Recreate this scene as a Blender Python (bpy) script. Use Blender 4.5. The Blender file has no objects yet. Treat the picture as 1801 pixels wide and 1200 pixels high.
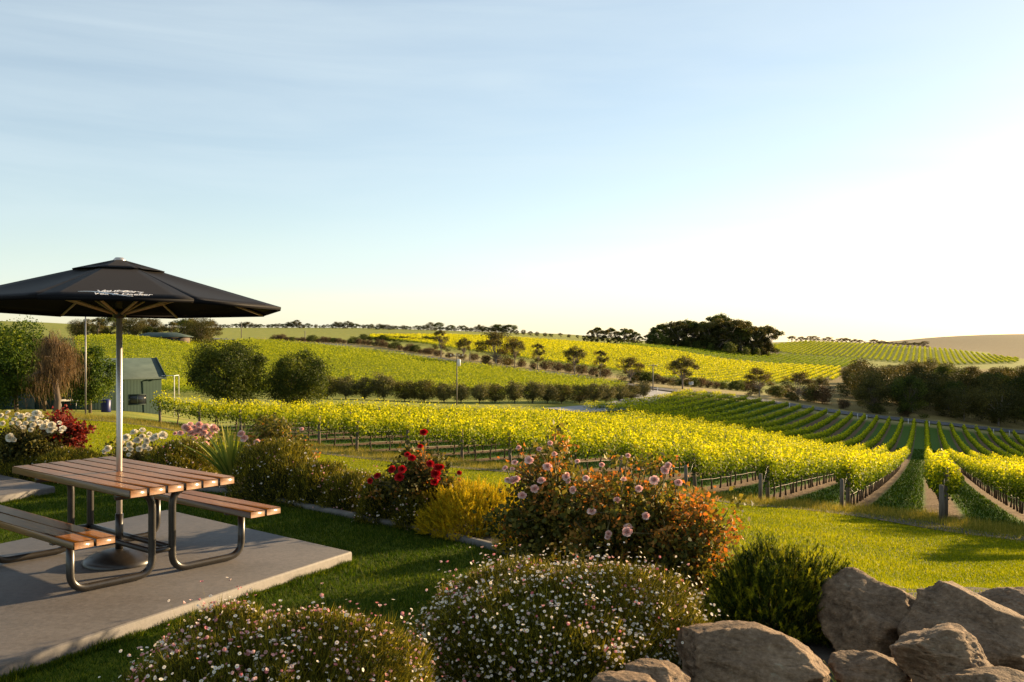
import bpy, math, random
import numpy as np
from mathutils import Vector, Matrix, noise as mnoise
rng = np.random.default_rng(7); random.seed(7)
R = math.radians
SC = bpy.context.scene
COL = SC.collection
# ---------------------------------------------------------------- camera
F = 1650.0; HOR = 588.0; EYE = 1.99
cam = bpy.data.objects.new("camera", bpy.data.cameras.new("camera")); COL.objects.link(cam)
cam.location = (0, 0, EYE); cam.rotation_euler = (R(90), 0, 0)
cam.data.sensor_width = 36; cam.data.lens = 36 * F / 1801
cam.data.shift_y = -12 / 1801
cam.data.clip_start = 0.1; cam.data.clip_end = 20000
SC.camera = cam
# ---------------------------------------------------------------- sun, sky, exposure
SUN_AZ = 54.0      # degrees to the right of the view axis (+Y)
SUN_EL = 13.0
sun = bpy.data.objects.new("sun", bpy.data.lights.new("sun", 'SUN')); COL.objects.link(sun)
sun.data.energy = 5.0; sun.data.angle = R(0.6); sun.data.color = (1.0, 0.72, 0.40)
sd = Vector((math.sin(R(SUN_AZ)) * math.cos(R(SUN_EL)), math.cos(R(SUN_AZ)) * math.cos(R(SUN_EL)), math.sin(R(SUN_EL))))
sun.rotation_euler = sd.to_track_quat('Z', 'Y').to_euler()
SC.world = bpy.data.worlds.new("World"); SC.world.use_nodes = True
wn = SC.world.node_tree; wn.nodes.clear()
def N(nt, t, **kw):
    n = nt.nodes.new(t)
    for k, v in kw.items():
        if k in n.inputs: n.inputs[k].default_value = v
        else: setattr(n, k, v)
    return n
out = N(wn, 'ShaderNodeOutputWorld'); bg = N(wn, 'ShaderNodeBackground'); bg.inputs['Strength'].default_value = 0.062
sky = N(wn, 'ShaderNodeTexSky'); sky.sky_type = 'NISHITA'; sky.sun_disc = False
sky.sun_elevation = R(SUN_EL); sky.sun_rotation = R(SUN_AZ); sky.air_density = 0.9; sky.dust_density = 0.4; sky.ozone_density = 0.6; sky.altitude = 100
# thin streaky cirrus, fixed in the sky
tc = N(wn, 'ShaderNodeTexCoord'); mp = N(wn, 'ShaderNodeMapping'); mp.inputs['Scale'].default_value = (1.2, 1.2, 11.0)
mp.inputs['Rotation'].default_value = (0, R(-7), 0)
nz = N(wn, 'ShaderNodeTexNoise', Scale=1.5, Detail=7.0, Roughness=0.55, Distortion=0.5)
cr = N(wn, 'ShaderNodeValToRGB'); cr.color_ramp.elements[0].position = 0.42; cr.color_ramp.elements[1].position = 0.80
mx = N(wn, 'ShaderNodeMix'); mx.data_type = 'RGBA'; mx.blend_type = 'MIX'
mul = N(wn, 'ShaderNodeMath', operation='MULTIPLY_ADD'); mul.inputs[1].default_value = 0.34; mul.inputs[2].default_value = 0.30
wn.links.new(tc.outputs['Generated'], mp.inputs['Vector']); wn.links.new(mp.outputs[0], nz.inputs['Vector'])
wn.links.new(nz.outputs['Fac'], cr.inputs[0]); wn.links.new(cr.outputs[0], mul.inputs[0]); wn.links.new(mul.outputs[0], mx.inputs[0])
wn.links.new(sky.outputs[0], mx.inputs[6]); mx.inputs[7].default_value = (4.3, 4.95, 5.2, 1)
wn.links.new(mx.outputs[2], bg.inputs['Color']); wn.links.new(bg.outputs[0], out.inputs[0])
SC.view_settings.view_transform = 'Standard'; SC.view_settings.look = 'None'
SC.view_settings.exposure = 1.62; SC.view_settings.gamma = 1.0
SC.cycles.max_bounces = 6; SC.cycles.transparent_max_bounces = 6; SC.cycles.diffuse_bounces = 3; SC.cycles.transmission_bounces = 3
SC.cycles.use_denoising = True
SC.cycles.sample_clamp_indirect = 6

# ---------------------------------------------------------------- helpers
def tag(o, label=None, cat=None, group=None, kind=None):
    if label: o["label"] = label
    if cat: o["category"] = cat
    if group: o["group"] = group
    if kind: o["kind"] = kind
    return o
def ordi(n):
    return "%d%s" % (n, "th" if 10 <= n % 100 <= 20 else {1: "st", 2: "nd", 3: "rd"}.get(n % 10, "th"))
def empty(name, loc, rz=0.0):
    e = bpy.data.objects.new(name, None); e.empty_display_size = 0.1; COL.objects.link(e)
    e.location = loc; e.rotation_euler = (0, 0, rz); return e
class MB:
    """collects vertices, quads, tris and a per-vertex tint; links them as ONE mesh object"""
    def __init__(s): s.v = []; s.q = []; s.t = []; s.c = []; s.n = 0
    def add(s, v, q=None, t=None, tint=0.5):
        v = np.asarray(v, float).reshape(-1, 3); s.v.append(v)
        if q is not None and len(q): s.q.append(np.asarray(q, int).reshape(-1, 4) + s.n)
        if t is not None and len(t): s.t.append(np.asarray(t, int).reshape(-1, 3) + s.n)
        s.c.append(np.broadcast_to(np.asarray(tint, float), (len(v),)).copy()); s.n += len(v)
    def mesh(s, name, mat, smooth=False, origin=(0, 0, 0)):
        v = np.concatenate(s.v) - np.asarray(origin, float)
        q = np.concatenate(s.q) if s.q else np.zeros((0, 4), int)
        t = np.concatenate(s.t) if s.t else np.zeros((0, 3), int)
        m = bpy.data.meshes.new(name)
        m.vertices.add(len(v)); m.vertices.foreach_set('co', v.astype(np.float32).ravel())
        li = np.concatenate([q.ravel(), t.ravel()]).astype(np.int32)
        m.loops.add(len(li)); m.loops.foreach_set('vertex_index', li)
        tot = np.concatenate([np.full(len(q), 4), np.full(len(t), 3)]).astype(np.int32)
        st = np.concatenate([[0], np.cumsum(tot)[:-1]]).astype(np.int32)
        m.polygons.add(len(tot)); m.polygons.foreach_set('loop_start', st); m.polygons.foreach_set('loop_total', tot)
        if smooth: m.polygons.foreach_set('use_smooth', np.ones(len(tot), bool))
        m.update(calc_edges=True)
        a = m.attributes.new('tint', 'FLOAT', 'POINT'); a.data.foreach_set('value', np.concatenate(s.c).astype(np.float32))
        if mat: m.materials.append(mat)
        return m
    def build(s, name, mat, parent=None, smooth=False, origin=None):
        """vertices are world coordinates; with a parent they are made local to the parent's location"""
        if origin is None: origin = tuple(parent.location) if (parent is not None and parent.type == 'EMPTY') else (0, 0, 0)
        o = bpy.data.objects.new(name, s.mesh(name, mat, smooth, origin)); COL.objects.link(o)
        if parent is not None: o.parent = parent
        return o
def box(mb, c, size, rz=0.0, rx=0.0, tint=0.5, bev=0.0, M=None):
    """box with chamfered edges"""
    hx, hy, hz = [k / 2 for k in size]
    if bev <= 0:
        v = np.array([[x, y, z] for x in (-hx, hx) for y in (-hy, hy) for z in (-hz, hz)])
        q = [(0, 1, 3, 2), (4, 6, 7, 5), (0, 4, 5, 1), (2, 3, 7, 6), (0, 2, 6, 4), (1, 5, 7, 3)]; t = None
    else:
        b = min(bev, hx * .9, hy * .9, hz * .9); v = []; idx = {}
        for sx in (-1, 1):
            for sy in (-1, 1):
                for sz in (-1, 1):
                    for ax in range(3):
                        p = [sx * (hx - b), sy * (hy - b), sz * (hz - b)]
                        p[ax] = (sx * hx, sy * hy, sz * hz)[ax]
                        idx[(sx, sy, sz, ax)] = len(v); v.append(p)
        q = []; t = []
        I = lambda a, b_, c_, ax: idx[(a, b_, c_, ax)]
        for s_ in (-1, 1):
            q.append((I(s_, -1, -1, 0), I(s_, 1, -1, 0), I(s_, 1, 1, 0), I(s_, -1, 1, 0)))
            q.append((I(-1, s_, -1, 1), I(1, s_, -1, 1), I(1, s_, 1, 1), I(-1, s_, 1, 1)))
            q.append((I(-1, -1, s_, 2), I(1, -1, s_, 2), I(1, 1, s_, 2), I(-1, 1, s_, 2)))
            for r_ in (-1, 1):
                q.append((I(s_, r_, -1, 0), I(s_, r_, 1, 0), I(s_, r_, 1, 1), I(s_, r_, -1, 1)))
                q.append((I(s_, -1, r_, 0), I(s_, 1, r_, 0), I(s_, 1, r_, 2), I(s_, -1, r_, 2)))
                q.append((I(-1, s_, r_, 1), I(1, s_, r_, 1), I(1, s_, r_, 2), I(-1, s_, r_, 2)))
                for w_ in (-1, 1): t.append((I(s_, r_, w_, 0), I(s_, r_, w_, 1), I(s_, r_, w_, 2)))
        v = np.array(v)
    if M is not None: v = v @ np.array(M).T
    else:
        if rx: cx, sx_ = math.cos(rx), math.sin(rx); v = v @ np.array([[1, 0, 0], [0, cx, -sx_], [0, sx_, cx]]).T
        cz, sz_ = math.cos(rz), math.sin(rz); v = v @ np.array([[cz, -sz_, 0], [sz_, cz, 0], [0, 0, 1]]).T
    mb.add(v + np.asarray(c, float), q, t, tint)
def tube(mb, pts, rad, n=8, tint=0.5, cap=True):
    P = np.asarray(pts, float); rad = np.broadcast_to(np.asarray(rad, float), (len(P),))
    T = np.gradient(P, axis=0); T /= np.linalg.norm(T, axis=1)[:, None] + 1e-9
    up = np.array([0, 0, 1.0]) if abs(T[0][2]) < 0.9 else np.array([1.0, 0, 0])
    V = []; a = np.arange(n) / n * 2 * math.pi
    U = np.cross(T[0], up); U /= np.linalg.norm(U)
    for i in range(len(P)):
        U = U - T[i] * U.dot(T[i]); U /= np.linalg.norm(U) + 1e-9
        W = np.cross(T[i], U)
        V.append(P[i] + rad[i] * (np.cos(a)[:, None] * U + np.sin(a)[:, None] * W))
    V = np.concatenate(V); q = []
    for i in range(len(P) - 1):
        for j in range(n):
            k = (j + 1) % n; q.append((i * n + j, i * n + k, (i + 1) * n + k, (i + 1) * n + j))
    t = []
    if cap:
        V = np.concatenate([V, [P[0], P[-1]]]); L = len(P) * n
        for j in range(n):
            k = (j + 1) % n; t.append((L, k, j)); t.append((L + 1, (len(P) - 1) * n + j, (len(P) - 1) * n + k))
    mb.add(V, q, t, tint)
def smoothpath(ctrl, rad=0.1, seg=6):
    """polyline with rounded corners"""
    C = [np.asarray(c, float) for c in ctrl]; o = [C[0]]
    for i in range(1, len(C) - 1):
        a = C[i - 1] - C[i]; b = C[i + 1] - C[i]; la, lb = np.linalg.norm(a), np.linalg.norm(b)
        r_ = min(rad, la * .49, lb * .49); p0 = C[i] + a / la * r_; p2 = C[i] + b / lb * r_
        for k in range(seg + 1):
            t = k / seg; o.append((1 - t) ** 2 * p0 + 2 * t * (1 - t) * C[i] + t * t * p2)
    o.append(C[-1]); return np.array(o)
def unit(v): return v / (np.linalg.norm(v, axis=-1, keepdims=True) + 1e-9)
def leaves(mb, P, size, tint=None, aspect=0.6, nrm=None, nb=0.0, fold=0.18):
    """one folded rhombic leaf (two tris as a quad) at every point"""
    n = len(P)
    if n == 0: return
    size = np.broadcast_to(np.asarray(size, float), (n,))[:, None]
    if nrm is None: A = unit(rng.normal(size=(n, 3))); B = unit(np.cross(A, rng.normal(size=(n, 3)))); C = np.cross(A, B)
    else:
        C = unit(unit(rng.normal(size=(n, 3))) + np.asarray(nrm) * nb); A = unit(np.cross(C, rng.normal(size=(n, 3)))); B = np.cross(C, A)
    v0 = P - A * size * .5; v2 = P + A * size * .5
    v1 = P + B * size * .5 * aspect + C * size * fold; v3 = P - B * size * .5 * aspect + C * size * fold
    V = np.stack([v0, v1, v2, v3], 1).reshape(-1, 3)
    q = np.arange(n * 4).reshape(n, 4)
    if tint is None: tint = rng.random(n)
    mb.add(V, q, None, np.repeat(np.broadcast_to(tint, (n,)), 4))
def blades(mb, P, h, w, lean=0.35, tint=None, dirs=None):
    """a thin triangle blade from every root point"""
    n = len(P)
    if n == 0: return
    a = rng.random(n) * 2 * math.pi; side = np.stack([np.cos(a), np.sin(a), np.zeros(n)], 1)
    h = np.broadcast_to(np.asarray(h, float), (n,))[:, None]; w = np.broadcast_to(np.asarray(w, float), (n,))[:, None]
    if dirs is None:
        dirs = np.stack([rng.normal(0, lean, n), rng.normal(0, lean, n), np.ones(n)], 1)
    dirs = unit(dirs)
    V = np.stack([P - side * w / 2, P + side * w / 2, P + dirs * h], 1).reshape(-1, 3)
    if tint is None: tint = rng.random(n)
    mb.add(V, None, np.arange(n * 3).reshape(n, 3), np.repeat(np.broadcast_to(tint, (n,)), 3))
def copy_thing(o, loc, rz=0.0, sc=1.0, parent=None):
    c = o.copy(); COL.objects.link(c); c.location = loc; c.rotation_euler = (0, 0, rz)
    c.scale = (sc, sc, sc) if np.isscalar(sc) else sc
    for ch in o.children:
        k = ch.copy(); COL.objects.link(k); k.parent = c
        for g in ch.children:
            d = g.copy(); COL.objects.link(d); d.parent = k
    return c

# ---------------------------------------------------------------- materials
def newmat(name):
    m = bpy.data.materials.new(name); m.use_nodes = True; nt = m.node_tree
    b = nt.nodes['Principled BSDF']; return m, nt, b
def ramp(nt, fac, cols, pos=None):
    r_ = N(nt, 'ShaderNodeValToRGB'); e = r_.color_ramp.elements
    while len(e) < len(cols): e.new(0.5)
    for i, c in enumerate(cols):
        e[i].position = pos[i] if pos else i / (len(cols) - 1); e[i].color = (*c, 1)
    nt.links.new(fac, r_.inputs[0]); return r_.outputs[0]
def noise_out(nt, scale, detail=6, rough=.6, stretch=None, coord='Object'):
    t = N(nt, 'ShaderNodeTexCoord'); n = N(nt, 'ShaderNodeTexNoise', Scale=scale, Detail=float(detail), Roughness=rough)
    if stretch:
        m_ = N(nt, 'ShaderNodeMapping'); m_.inputs['Scale'].default_value = stretch
        nt.links.new(t.outputs[coord], m_.inputs[0]); nt.links.new(m_.outputs[0], n.inputs['Vector'])
    else: nt.links.new(t.outputs[coord], n.inputs['Vector'])
    return n.outputs['Fac']
def mixc(nt, fac, a, b, mode='MIX'):
    m_ = N(nt, 'ShaderNodeMix'); m_.data_type = 'RGBA'; m_.blend_type = mode
    for sock, val in ((0, fac), (6, a), (7, b)):
        if isinstance(val, (int, float)): m_.inputs[sock].default_value = val
        elif isinstance(val, tuple): m_.inputs[sock].default_value = (*val, 1)
        else: nt.links.new(val, m_.inputs[sock])
    return m_.outputs[2]
def noise_mat(name, cols, scale=5, rough=.8, bump=.3, bscale=None, stretch=None, pos=None, metal=0, bdist=.01, spec=.4, detail=7):
    m, nt, b = newmat(name)
    f = noise_out(nt, scale, detail, .62, stretch)
    nt.links.new(ramp(nt, f, cols, pos or [.3 + .4 * i / (len(cols) - 1) for i in range(len(cols))]), b.inputs['Base Color'])
    b.inputs['Roughness'].default_value = rough; b.inputs['Metallic'].default_value = metal; b.inputs['Specular IOR Level'].default_value = spec
    if bump:
        g = noise_out(nt, bscale or scale * 6, 8, .7, stretch); bp = N(nt, 'ShaderNodeBump', Strength=bump, Distance=bdist)
        nt.links.new(g, bp.inputs['Height']); nt.links.new(bp.outputs[0], b.inputs['Normal'])
    return m
def leaf_mat(name, cols, trans=(.4, .5, .05), tf=.45, rough=.6, spec=.12):
    """diffuse + translucent leaf; colour varies leaf by leaf with the tint attribute"""
    m, nt, b = newmat(name)
    at = N(nt, 'ShaderNodeAttribute'); at.attribute_name = 'tint'
    c = ramp(nt, at.outputs['Fac'], cols)
    nt.links.new(c, b.inputs['Base Color']); b.inputs['Roughness'].default_value = rough; b.inputs['Specular IOR Level'].default_value = spec
    tr = N(nt, 'ShaderNodeBsdfTranslucent'); tcol = mixc(nt, 1.0, c, trans, 'MULTIPLY')
    sc_ = N(nt, 'ShaderNodeMix'); sc_.data_type = 'RGBA'
    nt.links.new(tcol, tr.inputs['Color'])
    ms = N(nt, 'ShaderNodeMixShader'); ms.inputs[0].default_value = tf
    nt.links.new(b.outputs[0], ms.inputs[1]); nt.links.new(tr.outputs[0], ms.inputs[2])
    nt.links.new(ms.outputs[0], nt.nodes['Material Output'].inputs['Surface'])
    return m
M = {}
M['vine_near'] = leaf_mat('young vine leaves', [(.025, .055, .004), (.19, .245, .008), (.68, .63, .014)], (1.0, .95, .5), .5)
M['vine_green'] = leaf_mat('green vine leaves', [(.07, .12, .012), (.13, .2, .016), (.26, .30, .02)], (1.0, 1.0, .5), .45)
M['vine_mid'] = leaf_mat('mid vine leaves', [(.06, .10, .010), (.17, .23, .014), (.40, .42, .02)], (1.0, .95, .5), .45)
M['euc'] = leaf_mat('eucalypt leaves', [(.036, .042, .013), (.085, .085, .022), (.21, .17, .04)], (1.0, .8, .4), .28)
M['euc_brown'] = leaf_mat('brown olive gum leaves', [(.028, .034, .010), (.075, .070, .018), (.22, .17, .035)], (1.0, .7, .35), .28)
M['darktree'] = leaf_mat('dense dark leaves', [(.022, .036, .009), (.065, .085, .016), (.20, .21, .026)], (1.0, 1.0, .4), .3)
M['greentree'] = leaf_mat('green tree leaves', [(.03, .06, .010), (.10, .15, .018), (.28, .30, .03)], (1.0, 1.0, .4), .4)
M['olive'] = leaf_mat('olive leaves', [(.045, .05, .02), (.13, .125, .045), (.30, .26, .10)], (1.0, .9, .5), .25)
M['brush'] = leaf_mat('dry brush', [(.05, .035, .018), (.11, .07, .035), (.2, .13, .06)], (1.0, .8, .5), .2)
M['wisp'] = leaf_mat('dry weeping twigs', [(.05, .03, .015), (.16, .10, .045), (.34, .22, .09)], (1.0, .8, .5), .2)
M['rose_leaf'] = leaf_mat('rose leaves', [(.035, .045, .012), (.10, .10, .02), (.28, .22, .04)], (1.0, .95, .4), .35)
M['rose_leaf_dark'] = leaf_mat('dark rose leaves', [(.018, .028, .009), (.06, .06, .015), (.20, .16, .03)], (1.0, .95, .4), .3)
M['rose_autumn'] = leaf_mat('orange rose leaves', [(.20, .19, .035), (.38, .24, .05), (.58, .26, .075)], (1.0, .55, .2), .45)
M['redleaf'] = leaf_mat('red shrub leaves', [(.06, .012, .01), (.14, .022, .014), (.3, .05, .03)], (1.0, .4, .3), .35)
M['daisy_leaf'] = leaf_mat('daisy foliage', [(.020, .026, .006), (.12, .12, .015), (.56, .46, .05)], (1.0, .9, .35), .35)
M['petal_white'] = leaf_mat('white and pink daisy petals', [(.80, .75, .66), (.80, .70, .62), (.62, .18, .20)], (1, .9, .8), .3)
M['golden'] = leaf_mat('golden shrub needles', [(.20, .18, .012), (.55, .42, .018), (.85, .60, .025)], (1.0, .95, .3), .45)
M['juniper'] = leaf_mat('dark shrub needles', [(.012, .025, .005), (.05, .075, .010), (.60, .55, .03)], (1.0, 1.0, .3), .4)  # brightest tone stands in for sunlit needle tips
M['flax'] = leaf_mat('strap leaves', [(.10, .16, .03), (.24, .28, .05), (.48, .44, .09)], (1.0, .95, .4), .4)
M['flax_red'] = leaf_mat('red strap leaves', [(.28, .07, .03), (.42, .11, .05), (.5, .2, .08)], (1.0, .5, .3), .3)
M['grass'] = leaf_mat('lawn blades', [(.018, .042, .003), (.045, .085, .005), (.19, .20, .009)], (1.0, 1.0, .3), .45)  # colours darkened to carry the shade on the front lawn
M['grass_far'] = leaf_mat('slope lawn blades', [(.09, .125, .003), (.23, .245, .005), (.46, .41, .010)], (1.0, 1.0, .3), .45)  # brighter lawn colours, with the sunlight on the slope put in
M['drygrass'] = leaf_mat('long dry grass', [(.10, .12, .015), (.24, .22, .03), (.5, .38, .09)], (1.0, .9, .4), .4)
M['r_white'] = leaf_mat('white rose petals', [(.72, .66, .50), (.80, .76, .64), (.85, .82, .74)], (1, .9, .7), .3)
M['r_pink'] = leaf_mat('pink rose petals', [(.78, .46, .40), (.84, .60, .52), (.88, .76, .67)], (1, .7, .7), .3)
M['r_red'] = leaf_mat('red rose petals', [(.28, .008, .012), (.5, .015, .02), (.65, .05, .05)], (1, .3, .3), .25)
M['bark'] = noise_mat('bark', [(.06, .045, .032), (.16, .12, .085)], 3, .9, .5, stretch=(1, 1, .25))
M['bark_pale'] = noise_mat('pale gum bark', [(.16, .12, .09), (.34, .28, .22)], 2, .85, .4, stretch=(1, 1, .25))
M['vinebark'] = noise_mat('vine bark', [(.035, .024, .016), (.09, .06, .04)], 12, .95, .6, stretch=(1, 1, .2))
M['post'] = noise_mat('weathered post timber', [(.07, .055, .04), (.18, .15, .115)], 9, .9, .5, stretch=(3, 3, .25))
M['twig'] = noise_mat('green brown stems', [(.06, .06, .02), (.14, .11, .04)], 20, .8, 0)
M['wire'] = noise_mat('galvanised wire', [(.16, .16, .16), (.26, .26, .26)], 3, .5, 0, metal=.6)
M['hose'] = noise_mat('sun bleached drip hose', [(.12, .09, .07), (.2, .16, .12)], 3, .6, 0)
M['asphalt'] = noise_mat('asphalt road', [(.052, .052, .056), (.085, .085, .09)], .6, .85, .2, bscale=30)
M['gravel'] = noise_mat('pale gravel drive', [(.20, .20, .20), (.33, .32, .31)], 1.0, .9, .3, bscale=20)
M['path'] = noise_mat('dirt track', [(.018, .018, .008), (.038, .032, .017), (.08, .06, .034)], .9, .95, .6, bscale=14, bdist=.05)
M['soil'] = noise_mat('dark garden soil', [(.022, .016, .011), (.06, .045, .03)], 6, .95, .8, bscale=40, bdist=.03)
M['concrete'] = noise_mat('concrete', [(.155, .145, .14), (.21, .195, .185), (.275, .25, .235)], 2.2, .72, .35, bscale=90, bdist=.004)
M['kerb'] = noise_mat('kerb edging', [(.08, .075, .07), (.15, .14, .12)], 8, .85, .4)
M['rock'] = None
M['white'] = noise_mat('white painted steel', [(.55, .53, .5), (.7, .68, .64)], 4, .5, 0)
M['polewood'] = noise_mat('grey power pole', [(.12, .10, .08), (.22, .19, .15)], 2, .8, .2)
M['bluebin'] = noise_mat('blue plastic', [(.006, .012, .09), (.01, .018, .13)], 3, .45, 0)
M['glass'] = noise_mat('dark window glass', [(.02, .025, .03), (.04, .045, .05)], 1, .12, 0)

# ---------------------------------------------------------------- terrain from measured profiles: column px -> (distance, picture height or z)
def Z(Y, z): return (Y, HOR + F * (EYE - z) / Y)
PROF = {
 -700: [Z(14, 0), Z(30, -1.0), Z(70, -3.2), Z(150, -4), Z(300, 0), Z(600, 10), Z(1500, 14), Z(7000, 20)],
 0:   [Z(14, 0), (30, 769), (52, 733), (70, 717), (120, 690), (200, 645), (250, 620), (300, 598), (420, 582), (600, 565), Z(1200, 16), Z(7000, 20)],
 200: [Z(13, 0), (22, 793), (30, 776), (50, 743), (70, 722), (110, 700), (150, 682), (200, 642), (262, 600), (300, 597), (400, 588), (600, 574), Z(1200, 8), Z(7000, 10)],
 400: [Z(11.7, 0), (20, 828), (30, 800), (54, 765), (85, 732), (110, 714), (130, 704), (160, 690), (220, 650), (330, 609), (376, 601), (392, 597), (450, 592), (700, 578), (1500, 577), Z(7000, 50)],
 600: [Z(10.8, 0), (15, 875), (20, 861), (28, 846), (43, 803), (47, 794), (73, 746), (105, 722), (140, 705), (170, 692), (250, 640), (343, 613), (360, 606), (420, 600), (550, 591), (800, 578), (1500, 577), Z(7000, 50)],
 800: [Z(9.7, 0), (13, 920), (18, 885), (30, 848), (40, 823), (45, 812), (80, 756), (125, 725), (155, 709), (180, 692), (230, 665), (298, 643), (316, 633), (340, 627), (450, 606), (600, 592), (700, 583), (1500, 583), (7000, 583.5)],
 1000: [Z(8.6, 0), (12, 965), (16, 930), (28, 864), (37.5, 838), (42, 830), (80, 768), (140, 734), (170, 712), (200, 694), (250, 674), (270, 666), (286, 658), (310, 652), (345, 645), (450, 622), (640, 603), (750, 594), (1500, 588), (7000, 591)],
 1140: [Z(7.8, 0), (11, 1000), (15, 955), (27, 885), (35, 860), (39, 852), (80, 785), (140, 751), (190, 720), (215, 702), (238, 688), (254, 680), (280, 673), (300, 668), (420, 636), (550, 615), (620, 609), (700, 607), (1500, 602), (7000, 600)],
 1300: [Z(6.8, 0), (9, 1070), (14, 985), (24, 912), (31.5, 888), (36, 878), (80, 802), (150, 765), (190, 738), (228, 711), (242, 705), (258, 697), (280, 691), (330, 683), (450, 655), (560, 639), (620, 628), (700, 619), (900, 608), (1500, 606), (7000, 604)],
 1400: [Z(6.5, 0), (9, 1060), (13.5, 1000), (23, 922), (30, 896), (34.5, 886), (70, 826), (150, 783), (190, 757), (232, 728), (247, 719), (262, 710), (300, 698), (370, 676), (450, 660), (560, 645), (690, 627), (820, 611), (920, 601), (1500, 602), (7000, 601)],
 1500: [Z(6.3, 0), (9, 1050), (13, 1010), (22, 935), (29, 905), (33, 895), (60, 852), (100, 822), (150, 798), (190, 777), (236, 746), (251, 735), (266, 725), (300, 710), (420, 665), (520, 650), (650, 634), (880, 606), (1000, 606), (1500, 604.5), (3000, 604.5), (7000, 604.5)],
 1663: [Z(6.0, 0), (9, 1045), (12, 1030), (17, 990), (24, 935), (27.2, 916), (60, 856), (100, 828), (150, 806), (190, 785), (238, 761), (252, 752), (267, 742), (300, 727), (420, 678), (560, 648), (640, 640), (830, 616), (1000, 612), (1600, 598), (3000, 592.5), (7000, 593.5)],
 1801: [Z(5.8, 0), (9, 1050), (12, 1025), (20, 970), (23, 948), (26, 936), (60, 874), (100, 842), (150, 822), (190, 805), (235, 781), (250, 768), (266, 756), (300, 745), (420, 690), (560, 648), (650, 638), (720, 633), (900, 621), (1600, 592), (3500, 587.5), (7000, 588)],
 2100: [Z(5.8, 0), (9, 1050), (12, 1030), (20, 970), (23, 955), (60, 884), (100, 850), (150, 835), (190, 822), (235, 800), (250, 790), (300, 765), (420, 700), (650, 640), (900, 622), (1600, 592), (3500, 588), Z(7000, 0)],
}
def pchip(x, y, xi):
    x = np.asarray(x, float); y = np.asarray(y, float); h = np.diff(x); dl = np.diff(y) / h; d = np.zeros_like(y)
    for i in range(1, len(x) - 1):
        if dl[i - 1] * dl[i] > 0:
            w1 = 2 * h[i] + h[i - 1]; w2 = h[i] + 2 * h[i - 1]; d[i] = (w1 + w2) / (w1 / dl[i - 1] + w2 / dl[i])
    d[0] = dl[0]; d[-1] = dl[-1]
    xi = np.clip(xi, x[0], x[-1]); i = np.clip(np.searchsorted(x, xi) - 1, 0, len(x) - 2)
    t = (xi - x[i]) / h[i]
    return (2*t**3 - 3*t**2 + 1) * y[i] + (t**3 - 2*t**2 + t) * h[i] * d[i] + (-2*t**3 + 3*t**2) * y[i+1] + (t**3 - t**2) * h[i] * d[i+1]
NJ = 900
LY = np.linspace(math.log(1.0), math.log(7000), NJ); YY = np.exp(LY)
colx = sorted(PROF); G0 = []
for c in colx:
    pr = [(0.5, HOR + F * EYE / .5), (4.0, HOR + F * EYE / 4.0)] + PROF[c]
    Yp = [p[0] for p in pr]; zp = [EYE - (p[1] - HOR) * p[0] / F for p in pr]
    G0.append(pchip(Yp, zp, YY))
G0 = np.array(G0)
PX = np.arange(-700, 2101, 10.0)
G1 = np.stack([pchip(colx, G0[:, j], PX) for j in range(NJ)], 1)
ker = np.exp(-0.5 * (np.arange(-6, 7) / 3.0) ** 2); ker /= ker.sum()
Gp = np.pad(G1, ((6, 6), (0, 0)), mode='edge'); G1 = sum(ker[k] * Gp[k:k + len(PX)] for k in range(13))
RIDGE = [(205, -60), (228, -28), (241, 2), (256, 20), (272, 36), (300, 46), (369, 44), (420, 20), (460, -60)]   # off to the right of the frame: hill added to shade the valley floor
def gz(x, y):
    x = np.asarray(x, float); y = np.asarray(y, float)
    Y = np.clip(y, 1.0, 6999); px = np.clip(900 + F * x / np.maximum(y, 0.5), -700, 2099.9)
    fi = (px + 700) / 10; i = np.clip(fi.astype(int), 0, len(PX) - 2); a = fi - i
    fj = (np.log(Y) - LY[0]) / (LY[1] - LY[0]); j = np.clip(fj.astype(int), 0, NJ - 2); b = fj - j
    z = (G1[i, j] * (1 - a) + G1[i + 1, j] * a) * (1 - b) + (G1[i, j + 1] * (1 - a) + G1[i + 1, j + 1] * a) * b
    z = np.where(y < 4, 0, z)
    # the off-frame hill, only where the frame does not reach
    r_ = x / np.maximum(y, 1); w = np.clip((r_ - .585) / .075, 0, 1); w = w * w * (3 - 2 * w) * np.clip((1.3 - r_) / .4, 0, 1)
    zc = np.interp(y, *zip(*RIDGE)); z = z + w * np.maximum(zc - z, 0) * (y > 200) * (y < 480)
    return z
def W(px, Y, dz=0.0):
    x = (px - 900) * Y / F; return np.array([x, Y, float(gz(x, Y)) + dz])
def Wxy(px, Y): return np.array([(px - 900) * Y / F, Y])
def interp(tab, px):
    t = sorted(tab); return np.interp(px, [k[0] for k in t], [k[1] for k in t])

PHI = math.atan(.4394); DV = np.array([math.sin(PHI), math.cos(PHI)]); NV = np.array([math.cos(PHI), -math.sin(PHI)])
HEAD = [(-100, 60), (200, 57), (254, 56), (400, 53.5), (605, 48.5), (861, 43.8), (1000, 41), (1140, 38.8), (1217, 37.3), (1347, 35.4), (1490, 32.6), (1663, 27.4), (1801, 25.4), (2100, 23), (2700, 20)]
PATHC = [(-300, 54), (0, 53), (200, 50.5), (300, 49), (400, 47.5), (500, 45.5), (605, 43.4), (700, 42), (861, 39.3), (1000, 37), (1140, 34.9), (1217, 33.5), (1347, 31.2), (1490, 28.9), (1663, 24.6), (1801, 22.8), (2000, 21)]
ROAD = [(150, 420), (300, 398), (420, 384), (500, 371), (600, 351), (700, 328), (800, 307), (900, 291), (1000, 278), (1080, 262), (1150, 247), (1220, 245), (1300, 250), (1400, 254.5), (1500, 258.5), (1600, 260), (1663, 259.5), (1801, 258), (2000, 258), (2300, 262)]
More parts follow.
